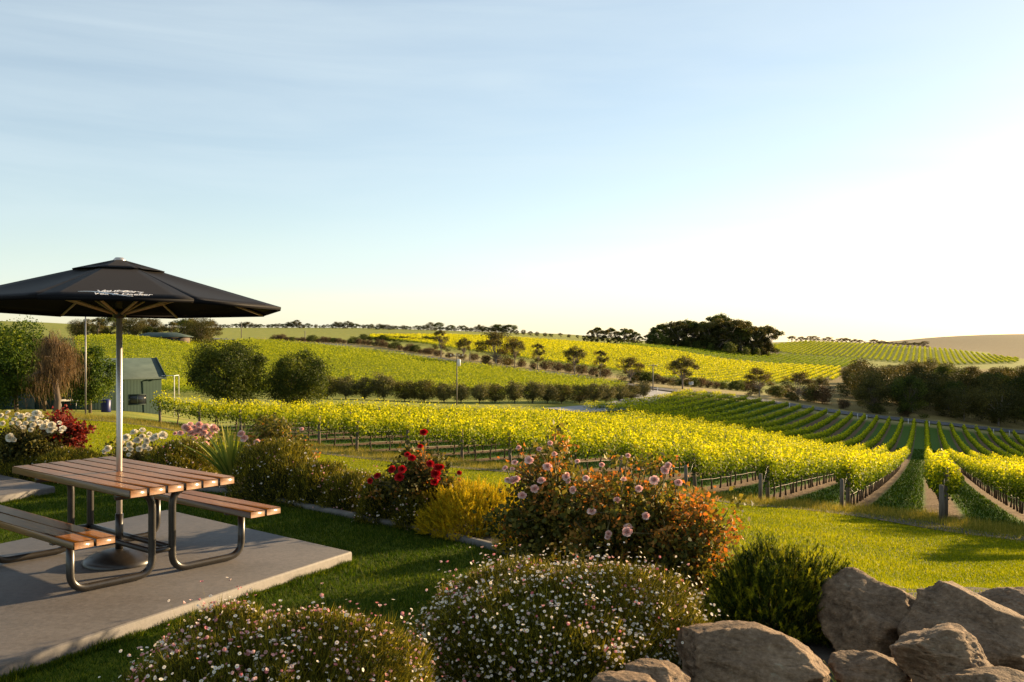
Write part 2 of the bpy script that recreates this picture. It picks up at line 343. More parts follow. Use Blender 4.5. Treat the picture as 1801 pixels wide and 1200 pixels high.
OLIVE = [(-100, 90), (300, 120), (560, 146), (640, 149), (800, 155), (900, 162), (1000, 172), (1060, 186), (1100, 202), (1130, 216), (1150, 230)]

# ground sheet: polar grid
th = np.radians(np.concatenate([np.arange(-180, -46, 3.0), np.arange(-45, 45.01, 0.17), np.arange(48, 180, 3.0)]))
rr = np.exp(np.linspace(math.log(.5), math.log(6900), 430))
TT, RR = np.meshgrid(th, rr, indexing='ij')
gx = RR * np.sin(TT); gy = RR * np.cos(TT); gzz = gz(gx, gy)
nT, nR = gx.shape
verts = np.stack([gx, gy, gzz], -1).reshape(-1, 3)
ii, jj = np.meshgrid(np.arange(nT), np.arange(nR - 1), indexing='ij'); i2 = (ii + 1) % nT
quads = np.stack([ii * nR + jj, ii * nR + jj + 1, i2 * nR + jj + 1, i2 * nR + jj], -1).reshape(-1, 4)
gp = 900 + F * gx / np.maximum(gy, .5)
H = np.interp(gp, *zip(*HEAD)); RD = np.interp(gp, *zip(*ROAD)); PC = np.interp(gp, *zip(*PATHC)); OL = np.interp(gp, *zip(*OLIVE))
sm = lambda a, lo, hi: np.clip((a - lo) / (hi - lo), 0, 1)
oo = gx * NV[0] + gy * NV[1]
front = gy > 5
vine = front * sm(gy, H - .5, H + .5) * sm(oo, -58, -56) * sm(RD - 9 - gy, 0, 3) * (gp > -100)
vine = np.where((oo < -46) & (gy < 140), 0, vine)
# valley mid-left block and far blocks: same soil/grass floor
b2 = front * (gp > -300) * (gp < 1120) * sm(gy, OL + 4, OL + 8) * sm(RD - 10 - gy, 0, 3)
farv = front * (gy > RD + 30) * (gp > 1000) * (gp < 1800) * (gy < 920)
dry = front * sm(gy, RD + 2, RD + 8) * sm(RD + 70 - gy, 0, 40) * (gp > 450)
dry = np.maximum(dry, front * sm(np.abs(gy - RD), 3, 4) * sm(14 - np.abs(gy - RD), 0, 6) * .9 * (gp > 330))
hill = front * sm(gy, 840, 900) * (gp > 1380)
hill = np.maximum(hill, front * sm(gy, 735, 760) * (gp > 1740))
hill = np.maximum(hill, front * sm(gy, 560, 575) * sm(gp, 640, 700) * sm(760 - gp, 0, 30) * (gy < 640))
hill = np.maximum(hill, front * (gy > 628) * (gp > 1090) * (gp < 1370) * (gy < 760))
edge = front * sm(gy, PC + .8, PC + 1.8) * sm(H + .8 - gy, 0, 1.2) * .75      # rough bank between track and rows
edge = np.maximum(edge, front * (gp > 1360) * (gp < 1480) * sm(gy, RD + 8, RD + 14) * sm(350 - gy, 0, 20))
edge = np.maximum(edge, front * (gp > 1440) * sm(gy, RD + 6, RD + 12) * sm(560 - gy, 0, 20))
gm, nt, b = newmat('ground with lawn, vineyard floor and dry grass')
def attrv(nt, nm):
    a = N(nt, 'ShaderNodeAttribute'); a.attribute_name = nm; return a.outputs['Fac']
n1 = noise_out(nt, .35, 6); n2 = noise_out(nt, 4, 8, .7); n3 = noise_out(nt, 40, 4)
lawn = mixc(nt, n3, ramp(nt, n2, [(.03, .05, .003), (.09, .11, .004), (.17, .16, .006)], [.3, .5, .7]), (.06, .075, .004))
soilc = ramp(nt, n2, [(.05, .032, .016), (.13, .082, .042), (.24, .165, .09)], [.3, .5, .75])
alley = ramp(nt, n2, [(.022, .06, .006), (.05, .11, .008), (.12, .17, .012)], [.3, .5, .75])
g = N(nt, 'ShaderNodeNewGeometry'); dp = N(nt, 'ShaderNodeVectorMath', operation='DOT_PRODUCT'); dp.inputs[1].default_value = (NV[0], NV[1], 0)
nt.links.new(g.outputs['Position'], dp.inputs[0])
def mth(op, a, b_=0.0):
    m_ = N(nt, 'ShaderNodeMath', operation=op)
    for k, v in ((0, a), (1, b_)):
        if isinstance(v, (int, float)): m_.inputs[k].default_value = v
        else: nt.links.new(v, m_.inputs[k])
    return m_.outputs[0]
off = mth('ADD', dp.outputs['Value'], -0.57 + 1.5 + 300)
ab = mth('ABSOLUTE', mth('SUBTRACT', mth('MODULO', off, 3.0), 1.5))
wob = mth('ADD', ab, mth('MULTIPLY', mth('SUBTRACT', n2, .5), 1.1))
strip = N(nt, 'ShaderNodeMapRange'); strip.inputs['From Min'].default_value = .62; strip.inputs['From Max'].default_value = .48
nt.links.new(wob, strip.inputs['Value'])
vfloor = mixc(nt, strip.outputs[0], alley, soilc)
dryc = ramp(nt, n1, [(.20, .17, .07), (.28, .22, .10), (.20, .20, .06)], [.3, .5, .7])
hillc = ramp(nt, n1, [(.10, .085, .04), (.16, .125, .06)], [.35, .65])
edgec = ramp(nt, n2, [(.06, .09, .012), (.20, .15, .05), (.30, .2, .09)], [.3, .5, .7])
farc = ramp(nt, n1, [(.16, .19, .03), (.26, .25, .05)], [.35, .65])
c = mixc(nt, attrv(nt, 'farg'), lawn, farc)
c = mixc(nt, attrv(nt, 'vine'), c, vfloor); c = mixc(nt, attrv(nt, 'dry'), c, dryc); c = mixc(nt, attrv(nt, 'edge'), c, edgec); c = mixc(nt, attrv(nt, 'hill'), c, hillc)
nt.links.new(c, b.inputs['Base Color']); b.inputs['Roughness'].default_value = .95; b.inputs['Specular IOR Level'].default_value = .1
bp = N(nt, 'ShaderNodeBump', Strength=.5, Distance=.12); nt.links.new(n2, bp.inputs['Height']); nt.links.new(bp.outputs[0], b.inputs['Normal'])
mb = MB(); mb.add(verts, quads)
# centre fan
mb.add(np.concatenate([[[0, 0, 0]], verts.reshape(nT, nR, 3)[:, 0]]), None, [(0, k + 1, (k + 1) % nT + 1) for k in range(nT)])
ground = mb.build('ground', gm, smooth=True); tag(ground, kind='structure')
def setattrf(o, nm, val):
    a = o.data.attributes.new(nm, 'FLOAT', 'POINT'); full = np.zeros(len(o.data.vertices), np.float32); full[:val.size] = val.ravel(); a.data.foreach_set('value', full)
for nm, val in (('vine', vine), ('farg', front * sm(gy, H, H + 5)), ('dry', dry), ('edge', edge), ('hill', hill)): setattrf(ground, nm, np.asarray(val, float))

def ribbon(name, mat, tab, width, lift, step=2.0, nw=8, kind='structure'):
    pts = np.array([Wxy(p, Y) for p, Y in tab]); L = np.concatenate([[0], np.cumsum(np.linalg.norm(np.diff(pts, axis=0), axis=1))])
    s = np.arange(0, L[-1], step); P = np.stack([pchip(L, pts[:, 0], s), pchip(L, pts[:, 1], s)], 1)
    T = unit(np.gradient(P, axis=0)); Nn = np.stack([T[:, 1], -T[:, 0]], 1)
    w = np.linspace(-width / 2, width / 2, nw)
    wob = np.interp(s, np.arange(0, L[-1] + 4, 3), rng.normal(0, .04 * width if name == 'path' else .012 * width, len(np.arange(0, L[-1] + 4, 3))))
    Q = P[:, None, :] + Nn[:, None, :] * (w[None, :, None] * (1 + .0 * s[:, None, None]) + wob[:, None, None])
    z = gz(Q[..., 0], Q[..., 1]) + lift
    V = np.concatenate([Q, z[..., None]], -1).reshape(-1, 3); n = len(s)
    a, b_ = np.meshgrid(np.arange(n - 1), np.arange(nw - 1), indexing='ij')
    q = np.stack([a * nw + b_, a * nw + b_ + 1, (a + 1) * nw + b_ + 1, (a + 1) * nw + b_], -1).reshape(-1, 4)
    m_ = MB(); m_.add(V, q); o = m_.build(name, mat, smooth=True); tag(o, kind=kind); return P
ribbon('path', M['path'], PATHC, 1.5, .03, .5, 6)
roadP = ribbon('road', M['asphalt'], ROAD, 7.5, .25, 2.5, 7)
DRIVE = [(985, 152), (1030, 162), (1080, 180), (1110, 198), (1140, 220), (1165, 240)]
ribbon('driveway', M['gravel'], DRIVE, 6.0, .22, 1.0, 6)
ribbon('verge', noise_mat('pale gravel shoulder', [(.3, .26, .2), (.4, .35, .27)], 1, .9, 0), [(p, Y - 4.6) for p, Y in ROAD if 480 <= p <= 1080], 1.0, .2, 2.5, 3)

# ---------------------------------------------------------------- vines
def vnoise(x, seed, f=1.0):
    return (np.sin(x * 1.7 * f + seed * 3.1) + np.sin(x * 3.9 * f + seed * 1.7) * .6 + np.sin(x * .53 * f + seed) * .8) / 2.4
def row_points(o, dv, nv, smin, smax, inside):
    s = np.arange(smin, smax, 1.0); P = o * nv[None] + s[:, None] * dv[None]
    ok = inside(P[:, 0], P[:, 1]) & (P[:, 1] > 5)
    if ok.sum() < 6: return None
    idx = np.where(ok)[0]; cuts = np.where(np.diff(idx) > 1)[0]; runs = np.split(idx, cuts + 1); r_ = max(runs, key=len)
    if len(r_) < 6: return None
    return s[r_[0]], s[r_[-1]]
trunk_meshes = []
for k in range(4):
    m_ = MB(); p = [[0, 0, -.05], [rng.normal(0, .03), rng.normal(0, .03), .3], [rng.normal(0, .05), rng.normal(0, .05), .62], [rng.normal(0, .04), rng.normal(0, .04), .95]]
    tube(m_, p, [.05, .036, .032, .045], 6)
    tube(m_, [p[3], [.2 * DV[0], .2 * DV[1], 1.02], [.6 * DV[0], .6 * DV[1], 1.0]], [.03, .022, .012], 5); tube(m_, [p[3], [-.2 * DV[0], -.2 * DV[1], 1.03], [-.6 * DV[0], -.6 * DV[1], 1.0]], [.03, .022, .012], 5)
    trunk_meshes.append(m_.mesh('trunk', M['vinebark'], True))
def post_mesh(h, r_, top=None):
    m_ = MB(); tube(m_, [[0, 0, -.1], [rng.normal(0, .01), 0, h * .5], [0, 0, h]], [r_ * 1.05, r_, r_ * .94], 9); return m_.mesh('post', M['post'], True)
end_mesh = post_mesh(1.55, .075); mid_mesh = post_mesh(1.75, .05); stay_mesh = post_mesh(1.05, .07)
def child(name, mesh, parent, loc, rot=(0, 0, 0), sc=(1, 1, 1)):
    o = bpy.data.objects.new(name, mesh); COL.objects.link(o); o.parent = parent
    o.location = Vector(loc) - parent.location; o.rotation_euler = rot; o.scale = sc; return o
def vine_row(o, dv, nv, s0, s1, mat, label, group, dens=1.0, detail=False, wmul=1.0, hmul=1.0):
    x0, y0 = o * nv + s0 * dv
    root = empty('vine_row', (x0, y0, float(gz(x0, y0)))); tag(root, label, 'vine row', group)
    m_ = MB(); L = s1 - s0; s_mid = np.arange(s0, s1, 1.0)
    P = o * nv[None] + s_mid[:, None] * dv[None]; D = np.linalg.norm(P, axis=1)
    nper = np.select([D < 45, D < 70, D < 110, D < 170, D < 260, D < 450], [720, 400, 200, 100, 55, 30], 17) * dens
    size = np.select([D < 45, D < 70, D < 110, D < 170, D < 260, D < 450], [.10, .115, .14, .175, .23, .33], .46)
    cnt = rng.poisson(nper); s = np.repeat(s_mid, cnt) + rng.random(cnt.sum()) - (.9 if detail else 0); sz = np.repeat(size, cnt) * rng.uniform(.65, 1.25, cnt.sum())
    n = len(s); seed = o * .37
    thick = (1 + .28 * vnoise(s, seed)) * wmul * (.70 if detail else 1)
    top = ((1.56 if detail else 1.72) + .18 * vnoise(s, seed + 5, 1.4)) * hmul
    # vertical distribution: most leaves in the body, some shoots above, some hanging canes below
    u = rng.random(n); h = .78 + (top - .78) * u ** .85
    sh = rng.random(n) < .10; h = np.where(sh, top + rng.random(n) ** 2 * .42, h)
    hg = rng.random(n) < .07; h = np.where(hg, .55 + rng.random(n) * .4, h)
    wprof = .14 + .26 * np.sin(np.clip((h - .62) / (top - .5), 0, 1) * math.pi)
    t = rng.normal(0, 1, n); t = np.clip(t, -1.7, 1.7) * wprof * thick
    x = o * nv[0] + s * dv[0] + t * nv[0]; y = o * nv[1] + s * dv[1] + t * nv[1]
    z = gz(x, y) + h
    # gaps between vines
    keep = rng.random(n) > .35 * (np.cos(s / 1.8 * 2 * math.pi) > .75) * (h < 1.3)
    P3 = np.stack([x, y, z], 1)[keep]
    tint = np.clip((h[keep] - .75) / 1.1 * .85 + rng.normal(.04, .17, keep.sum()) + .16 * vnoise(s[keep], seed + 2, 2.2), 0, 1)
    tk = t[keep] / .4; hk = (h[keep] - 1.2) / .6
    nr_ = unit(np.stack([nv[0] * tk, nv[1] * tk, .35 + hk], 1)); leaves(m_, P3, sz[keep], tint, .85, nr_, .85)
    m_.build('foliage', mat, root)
    if detail:
        sv = np.arange(s0 + .9, min(s1, s0 + 1.8 * 60), 1.8); kk = 0
        for a in sv:
            x, y = o * nv + a * dv
            if math.hypot(x, y) > 110 or len(sv) and kk > 95: break
            px = 900 + F * x / y
            if px > 1850: continue
            kk += 1; child('trunk', trunk_meshes[random.randrange(4)], root, (x, y, float(gz(x, y))), (0, 0, random.choice((0, math.pi))), (1, 1, random.uniform(.9, 1.05)))
        for a in np.arange(s0 + 7, min(s1, s0 + 80), 7.2):
            x, y = o * nv + a * dv
            if 900 + F * x / y > 1850: continue
            child('post', mid_mesh, root, (x, y, float(gz(x, y))))
        x, y = o * nv + (s0 - .5) * dv
        if 900 + F * x / y < 1900:
            child('end_post', end_mesh, root, (x, y, float(gz(x, y))), (R(random.uniform(-3, 3)), R(random.uniform(-4, 4)), 0))
        x2, y2 = o * nv + (s0 - 1.55) * dv - .12 * nv
        if 900 + F * x / y < 1900 and 900 + F * x / y > 1050:
            child('stay_post', stay_mesh, root, (x2, y2, float(gz(x2, y2))), (R(random.uniform(-2, 2)), R(random.uniform(-3, 3)), 0))
            w_ = MB(); tube(w_, [(x, y, float(gz(x, y)) + 1.4), (x2, y2, float(gz(x2, y2)) + .25)], .006, 4); w_.build('stay_wire', M['wire'], root)
        for nm, hh, rad_, mt in (('wire', 1.02, .005, 'wire'), ('drip_hose', .48, .010, 'hose')):
            w_ = MB(); a = np.arange(s0 - .5, min(s1, s0 + 90), 1.8); x = o * nv[0] + a * dv[0]; y = o * nv[1] + a * dv[1]
            z = gz(x, y) + hh - .03 * np.abs(np.sin(a * math.pi / 1.8 / 2)); tube(w_, np.stack([x, y, z], 1), rad_, 4); w_.build(nm, M[mt], root)
    return root
def in_near(x, y):
    px = 900 + F * x / y; lo = np.interp(px, *zip(*HEAD)); o_ = x * NV[0] + y * NV[1]
    hi = np.interp(px, *zip(*ROAD)) - 9
    hi = np.where(px < 1150, np.interp(px, *zip(*[(900, 1000), (985, 157), (1030, 159), (1080, 172), (1110, 190), (1140, 212), (1170, 228)])), hi)
    ok = (y > lo) & (y < hi) & (px < 2650)
    return np.where(o_ < -43.5, ok & (y > 153), ok)
nrow = 0; rows1 = []
for k in range(-18, 16):
    o = .57 + 3 * k; r_ = row_points(o, DV, NV, 10, 420, in_near)
    if r_: rows1.append((k, o, r_))
for idx, (k, o, (s0, s1)) in enumerate(rows1):
    det = k >= -14
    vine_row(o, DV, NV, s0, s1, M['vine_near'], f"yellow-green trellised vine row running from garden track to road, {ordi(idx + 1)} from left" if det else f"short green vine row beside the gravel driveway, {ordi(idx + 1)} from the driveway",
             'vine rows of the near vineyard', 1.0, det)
# mid-left block beyond the olives, rows parallel to the road
pa, pb = Wxy(600, 351), Wxy(1000, 278); DV2 = unit(pb - pa); NV2 = np.array([-DV2[1], DV2[0]])
def in_b2(x, y):
    px = 900 + F * x / y; return (px > 130) & (px < 1105) & (y > np.interp(px, *zip(*OLIVE)) + 7) & (y < np.interp(px, *zip(*ROAD)) - 12) & (y < np.interp(px, [0, 300, 420, 500], [262, 290, 360, 400]))
c0 = pb @ NV2; k = 0; i = 0
while k < 52:
    o = c0 - 13 - 3.2 * k; k += 1
    smid = (pa + pb) @ DV2 / 2; r_ = row_points(o, DV2, NV2, smid - 420, smid + 300, in_b2)
    if r_:
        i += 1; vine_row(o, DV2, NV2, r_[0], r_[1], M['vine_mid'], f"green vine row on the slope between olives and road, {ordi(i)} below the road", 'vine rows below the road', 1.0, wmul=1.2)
# blocks beyond the road
B3LO = [(640, 470), (700, 440), (800, 380), (1000, 345), (1140, 302), (1300, 338), (1400, 365), (1490, 400)]
B3HI = [(640, 540), (700, 570), (960, 640), (1000, 640), (1140, 550), (1300, 560), (1400, 560), (1490, 520)]
B4HI = [(1060, 640), (1150, 605), (1300, 690), (1400, 685), (1500, 655)]
B5LO = [(1350, 745), (1400, 700), (1500, 670), (1650, 600), (1801, 640)]
B5HI = [(1350, 840), (1420, 905), (1500, 880), (1663, 830), (1750, 770), (1801, 715)]
def mk_in(lo, hi, pmin, pmax, gap=0):
    def f(x, y):
        px = 900 + F * x / y; return (px > pmin) & (px < pmax) & (y > np.interp(px, *zip(*lo)) + gap) & (y < np.interp(px, *zip(*hi)))
    return f
for nm, fn, mat, lab, grp, sp, dens in (
    ('B3', mk_in(B3LO, B3HI, 650, 1478), 'vine_near', 'bright yellow vine row on the hillside behind the roadside gums', 'yellow hillside vine rows beyond the road', 4.0, 1.0),
    ('B4', mk_in(B3HI, B4HI, 1090, 1505, 10), 'vine_green', 'dark green vine row below the hilltop grove', 'green vine rows below the hilltop grove', 4.0, .9),
    ('B5', mk_in(B5LO, B5HI, 1352, 1790), 'vine_mid', 'green vine row on the far crest above the dark wood', 'vine rows on the far right crest', 4.0, 1.0)):
    i = 0
    for k in range(-90, 40):
        o = .57 + sp * k; r_ = row_points(o, DV, NV, 250, 1100, fn)
        if r_:
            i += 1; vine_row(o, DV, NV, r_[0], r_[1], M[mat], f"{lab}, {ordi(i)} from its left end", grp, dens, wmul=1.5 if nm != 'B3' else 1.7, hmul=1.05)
print('rows done')

# ---------------------------------------------------------------- trees
def build_tree(name, H, Wd, trunk_h, nclump, nleaf, lsize, leafmat, bark, flat=.7, shape='round', low=.15, lean=0, tr=.02, cr=(.30, .44), seed=0):
    """one tree at the origin: forked tapered trunk with limbs, clumps of leaves at their ends"""
    r0 = np.random.default_rng(1000 + seed)
    root = empty(name, (0, 0, 0)); t_ = MB(); c_ = MB()
    fork = np.array([lean * trunk_h, 0, trunk_h]); base_r = H * tr
    tube(t_, [[0, 0, -.3], [lean * trunk_h * .4, 0, trunk_h * .5], fork], [base_r * 1.3, base_r, base_r * .85], 8)
    R_ = Wd / 2; cen = []
    for k in range(nclump):
        if shape == 'round':
            a = k * 2.399 + r0.random() * .7; ct = 1 - 2 * (k + .5) / nclump; st_ = math.sqrt(1 - ct * ct); q_ = r0.uniform(.42, .80)
            cz = (low + 1) / 2 * H; hz = (1 - low) / 2 * H
            cen.append((np.array([math.cos(a) * st_ * R_ * q_, math.sin(a) * st_ * R_ * q_, cz + ct * hz * (q_ + .06)]), R_ * r0.uniform(*cr)))
        else:
            a = k * 2.399 + r0.random() * .9; rad = math.sqrt((k + .3) / nclump) * R_ * .8
            hz = H * (.93 - .42 * (rad / R_) ** 1.7 * r0.uniform(.5, 1.3) - r0.random() ** 2 * (.95 - low) * .8)
            cen.append((np.array([math.cos(a) * rad + fork[0], math.sin(a) * rad, hz]), R_ * r0.uniform(.16, .32)))
    for k, (cc, cr_) in enumerate(cen):
        mid = fork + (cc - fork) * .5 + np.array([r0.normal(0, .05 * Wd), r0.normal(0, .05 * Wd), .04 * H])
        tube(t_, [fork * .97, mid, cc], [base_r * .5, base_r * .26, base_r * .08], 5, cap=False)
        n = int(nleaf / nclump); d = unit(r0.normal(size=(n, 3))); rad = (r0.random(n) ** .42) * cr_
        lump = 1 + .22 * np.sin(d[:, 0] * 5 + k) * np.sin(d[:, 1] * 5 + k * 2) + .18 * np.sin(d[:, 2] * 9 + d[:, 0] * 7 + k)
        P = cc + d * (rad * lump)[:, None] * np.array([1.12, 1.12, flat]); P[:, 2] = np.maximum(P[:, 2], .05)
        leaves(c_, P, lsize * r0.uniform(.6, 1.3, n), np.clip(r0.normal(.45 + .22 * ((k * 7) % 5 - 2) / 2, .22, n), 0, 1), .6)
    t_.build('trunk', M[bark], root, True); c_.build('crown', M[leafmat], root)
    return root
protos = {
 'euc': [build_tree('gum_tree', 10, 9.5, 3.0, 30, 8000, .26, 'euc', 'bark_pale', .7, 'gum', .12, seed=1), build_tree('gum_tree', 10, 8, 3.2, 24, 6500, .26, 'euc', 'bark_pale', .7, 'gum', .16, lean=.1, seed=2),
         build_tree('gum_tree', 10, 11, 2.4, 34, 9000, .26, 'euc_brown', 'bark_pale', .7, 'gum', .08, seed=3)],
 'wood': [build_tree('woodland_tree', 10, 12, 2.4, 34, 9000, .32, 'euc', 'bark', .8, 'gum', .02, seed=4), build_tree('woodland_tree', 10, 11, 2.8, 30, 8500, .32, 'euc', 'bark_pale', .8, 'round', .05, seed=5),
          build_tree('woodland_tree', 10, 12, 2.0, 34, 9000, .32, 'darktree', 'bark', .75, 'gum', .0, seed=6)],
 'grove': [build_tree('grove_tree', 10, 7.0, 3.4, 26, 8000, .3, 'euc', 'bark_pale', .9, 'gum', .05, seed=7), build_tree('grove_tree', 10, 7, 3.4, 26, 8000, .3, 'darktree', 'bark_pale', .8, 'gum', .0, seed=8)],
 'bush': [build_tree('shrub', 4, 5.0, .4, 20, 3600, .24, 'darktree', 'bark', .95, 'round', .02, seed=9), build_tree('shrub', 4, 5.2, .4, 18, 3200, .24, 'brush', 'bark', .9, 'round', .02, seed=10)],
 'olive': [build_tree('olive_tree', 4, 3.9, .5, 22, 5200, .17, 'olive', 'bark', .95, 'round', .06, seed=11), build_tree('olive_tree', 4, 3.5, .5, 20, 5000, .17, 'olive', 'bark', 1.0, 'round', .06, seed=12), build_tree('olive_tree', 4, 4.1, .4, 22, 5200, .17, 'euc', 'bark', .95, 'round', .04, seed=13)],
}
used = set()
def place_tree(kind, vi, px, Y, h, label, cat, group, wmul=1.0, base=10):
    pr = protos[kind][vi % len(protos[kind])]; loc = W(px, Y, -.1); s = h / base
    key = (kind, vi % len(protos[kind])); rz = random.random() * 6.28
    if key in used: o = copy_thing(pr, loc, rz, (s * wmul, s * wmul, s))
    else: used.add(key); o = pr; o.location = loc; o.rotation_euler = (0, 0, rz); o.scale = (s * wmul, s * wmul, s)
    tag(o, label, cat, group); return o
# roadside gums (px, Y, top y, width factor, variant, label)
for px, Y, ty, wm, vi, lab in [
    (775, 322, 576, .75, 1, 'tall narrow gum tree at left end of the roadside line'), (815, 318, 592, .8, 0, 'brown gum tree just right of the tall narrow roadside gum'),
    (872, 299, 578, 1.15, 2, 'largest spreading roadside gum tree above the power pole'), (905, 304, 592, .8, 0, 'gum tree touching the right side of the largest roadside gum'),
    (945, 300, 600, .75, 1, 'thin brown gum tree between largest and mid roadside gums'), (1010, 289, 607, .95, 0, 'flat topped roadside gum tree over the bend of the road'),
    (1055, 284, 612, .8, 1, 'sparse pale gum tree right of the flat topped one'), (1108, 263, 624, 1.0, 2, 'low roadside gum tree left of the junction power pole'),
    (1200, 257, 624, 1.15, 0, 'lone gum tree standing at the road junction'), (1335, 266, 643, 1.0, 2, 'dark square crowned gum tree right of the junction'),
    (1403, 275, 650, 1.15, 2, 'wide gum tree between square crowned gum and the wood'), (1443, 300, 660, .8, 0, 'small gum tree against the left edge of the wood')]:
    b_ = W(px, Y); h = (HOR - ty) * Y / F + EYE - b_[2]
    place_tree('euc', vi, px, Y, h, lab, 'tree', 'gum trees along the road', wm)
# hilltop grove
GY = 655
gtop = [(1140, 585), (1152, 577), (1163, 568), (1178, 562), (1192, 558), (1206, 560), (1220, 563), (1233, 558), (1247, 560), (1258, 552), (1268, 549), (1280, 552), (1292, 556), (1303, 560), (1312, 566), (1326, 572), (1336, 566), (1348, 570), (1186, 572), (1215, 572), (1244, 572), (1275, 566), (1300, 575), (1345, 583)]
for i, (px, ty) in enumerate(gtop):
    Y = GY + (i * 37 % 29) - 10; b_ = W(px, Y); h = (HOR - ty) * Y / F + EYE - b_[2]
    place_tree('grove', i * 3 % 4 // 2, px, Y, h, f"dark tree in the dense grove on the hilltop, {ordi(sorted(p_[0] for p_ in gtop).index(px) + 1)} from left", 'tree', 'trees of the hilltop grove', 1.15 + .15 * (i % 3))
for i, (px, Y, h, wm) in enumerate([(1146, 632, 9, 1.3), (1158, 630, 10, 1.3), (1170, 636, 9, 1.2), (1225, 636, 7, 1.3), (1250, 630, 7, 1.0), (1283, 622, 9.5, 1.35), (1312, 626, 7, 1.1), (1205, 645, 8, 1.6), (1330, 640, 7, 1.3), (1240, 648, 9, 1.5)]):
    place_tree('bush', 0, px, Y, h, f"round dark shrub along the front of the hilltop grove, {ordi([1146,1158,1170,1205,1225,1240,1250,1283,1312,1330].index(px) + 1)} from left", 'shrub', 'shrubs fronting the hilltop grove', wm * .55, 4)
CL = [1040, 1050, 1062, 1074, 1086, 1098, 1106, 1116, 1028, 1125]
for i, (px, ty) in enumerate([(1040, 578), (1050, 574), (1062, 577), (1074, 575), (1086, 580), (1098, 576), (1106, 575), (1116, 582), (1028, 588), (1125, 590)]):
    Y = 670 + i * 13 % 20; b_ = W(px, Y); place_tree('grove', i % 2, px, Y, (HOR - ty) * Y / F + EYE - b_[2], f"small dark tree in the clump left of hilltop grove, {ordi(1 + sum(q_ < px for q_ in CL))} from left", 'tree', 'trees left of the hilltop grove', 1.3)
# skyline trees
sk = [(x, 570 + 3 * math.sin(x * .07) + random.uniform(-2, 3), 800) for x in list(range(380, 660, 7))] + [(x, 573 + random.uniform(-4, 3), 760) for x in range(655, 760, 6)] + \
     [(x, 574 + random.uniform(-4, 4), 720) for x in range(765, 905, 7)] + [(908, 583, 720), (920, 580, 720), (932, 584, 720), (944, 583, 720), (958, 586, 720), (968, 588, 720), (985, 592, 740), (1000, 592, 740), (1015, 592, 740)]
for i, (px, ty, Y) in enumerate(sk):
    b_ = W(px, Y); h = max((HOR - ty) * Y / F + EYE - b_[2], 2.6)
    place_tree('wood' if i % 4 else 'euc', i, px, Y, h * random.uniform(.8, 1.25) + .6, f"tiny dark tree on the distant skyline, {ordi(1 + sum(q_[0] < px for q_ in sk))} from left", 'tree', 'trees along the far skyline', random.uniform(.9, 1.5))
for i, px in enumerate(range(1392, 1625, 8)):
    Y = 960 + (i * 17) % 30; b_ = W(px, Y); place_tree('euc', i, px, Y, random.uniform(3.5, 7.5), f"low scrubby tree behind the far vineyard crest, {ordi(i + 1)} from left", 'tree', 'scrub trees behind the far crest', 1.6)
LH = [152, 172, 192, 214, 236, 256, 272, 300, 322, 338, 352, 366, 180, 228, 262, 345, 135]
for i, (px, ty) in enumerate([(152, 560), (172, 556), (192, 552), (214, 556), (236, 553), (256, 557), (272, 560), (300, 562), (322, 558), (338, 556), (352, 557), (366, 560), (180, 572), (228, 570), (262, 572), (345, 575), (135, 562)]):
    Y = 300 + i * 7 % 22; b_ = W(px, Y); place_tree('euc' if i % 2 else 'wood', i, px, Y, (HOR - ty) * Y / F + EYE - b_[2], f"gum tree in the line behind the long low house, {ordi(i + 1)} counted front line then back" if False else f"gum tree behind the long low house with its trunk {ordi(1 + sum(q_ < px for q_ in LH))} from left", 'tree', 'gum trees behind the left vineyard', 1.0)
# wood on the right
cnt = 0
for rk_, Y in enumerate(np.arange(276, 445, 12.5)):
    ci_ = 0
    for px in np.arange(1462, 1990, 12 * F / Y * 1.02):
        p = px + random.uniform(-14, 14); yy = Y + random.uniform(-5, 5)
        left = np.interp(Y, [276, 300, 340, 380, 445], [1500, 1470, 1478, 1492, 1530])
        if p < left: continue
        b_ = W(p, yy); ty = np.interp(p, [1460, 1520, 1640, 1700, 1801, 2000], [652, 633, 633, 640, 630, 628])
        h = min((HOR - ty - 5 * math.sin(p * .045) - 3 * math.sin(p * .11)) * yy / F + EYE - b_[2] + random.uniform(-2.5, .8), random.uniform(6.5, 14.5)); h = max(h, 5); ci_ += 1
        place_tree('wood', cnt * 7 % 5, p, yy, h, f"dark tree in right hand wood, {ordi(ci_)} from left in {ordi(rk_ + 1)} rank behind road", 'tree', 'trees of the wood on the right', random.uniform(.8, 1.2)); cnt += 1
print('wood', cnt)
for i, (px, Y, h) in enumerate([(1368, 281, 4), (1385, 290, 3), (1425, 284, 5), (1446, 282, 5.5), (1392, 275, 2.5), (1483, 272, 3), (1540, 272, 3), (1590, 271, 3), (1360, 288, 3)]):
    place_tree('bush', i, px, Y, h, f"low dark shrub on the dry bank above the road, trunk {ordi(1 + sum(q_ < px for q_ in (1368, 1385, 1425, 1446, 1392, 1483, 1540, 1590, 1360)))} from left", 'shrub', 'shrubs on the bank above the road', 1.2, 4)
for i, px in enumerate(range(1115, 1330, 13)):
    Y = np.interp(px, [1100, 1200, 1330], [277, 280, 305]); place_tree('bush', i // 3, px, Y, random.uniform(2.2, 3.8), f"brown shrub along the foot of the yellow hillside, {ordi(i + 1)} from left", 'shrub', 'shrubs at the foot of the yellow hillside', 1.1, 4)
for i, px in enumerate(range(478, 760, 9)):
    Y = np.interp(px, [478, 600, 700, 760], [392, 375, 352, 338]); place_tree('bush', 1 if i % 4 else 0, px, Y, random.uniform(1.5, 3.2), f"reddish brown shrub in the hedge above the road, {ordi(i + 1)} from left", 'shrub', 'brown hedge shrubs above the road', 1.3, 4)
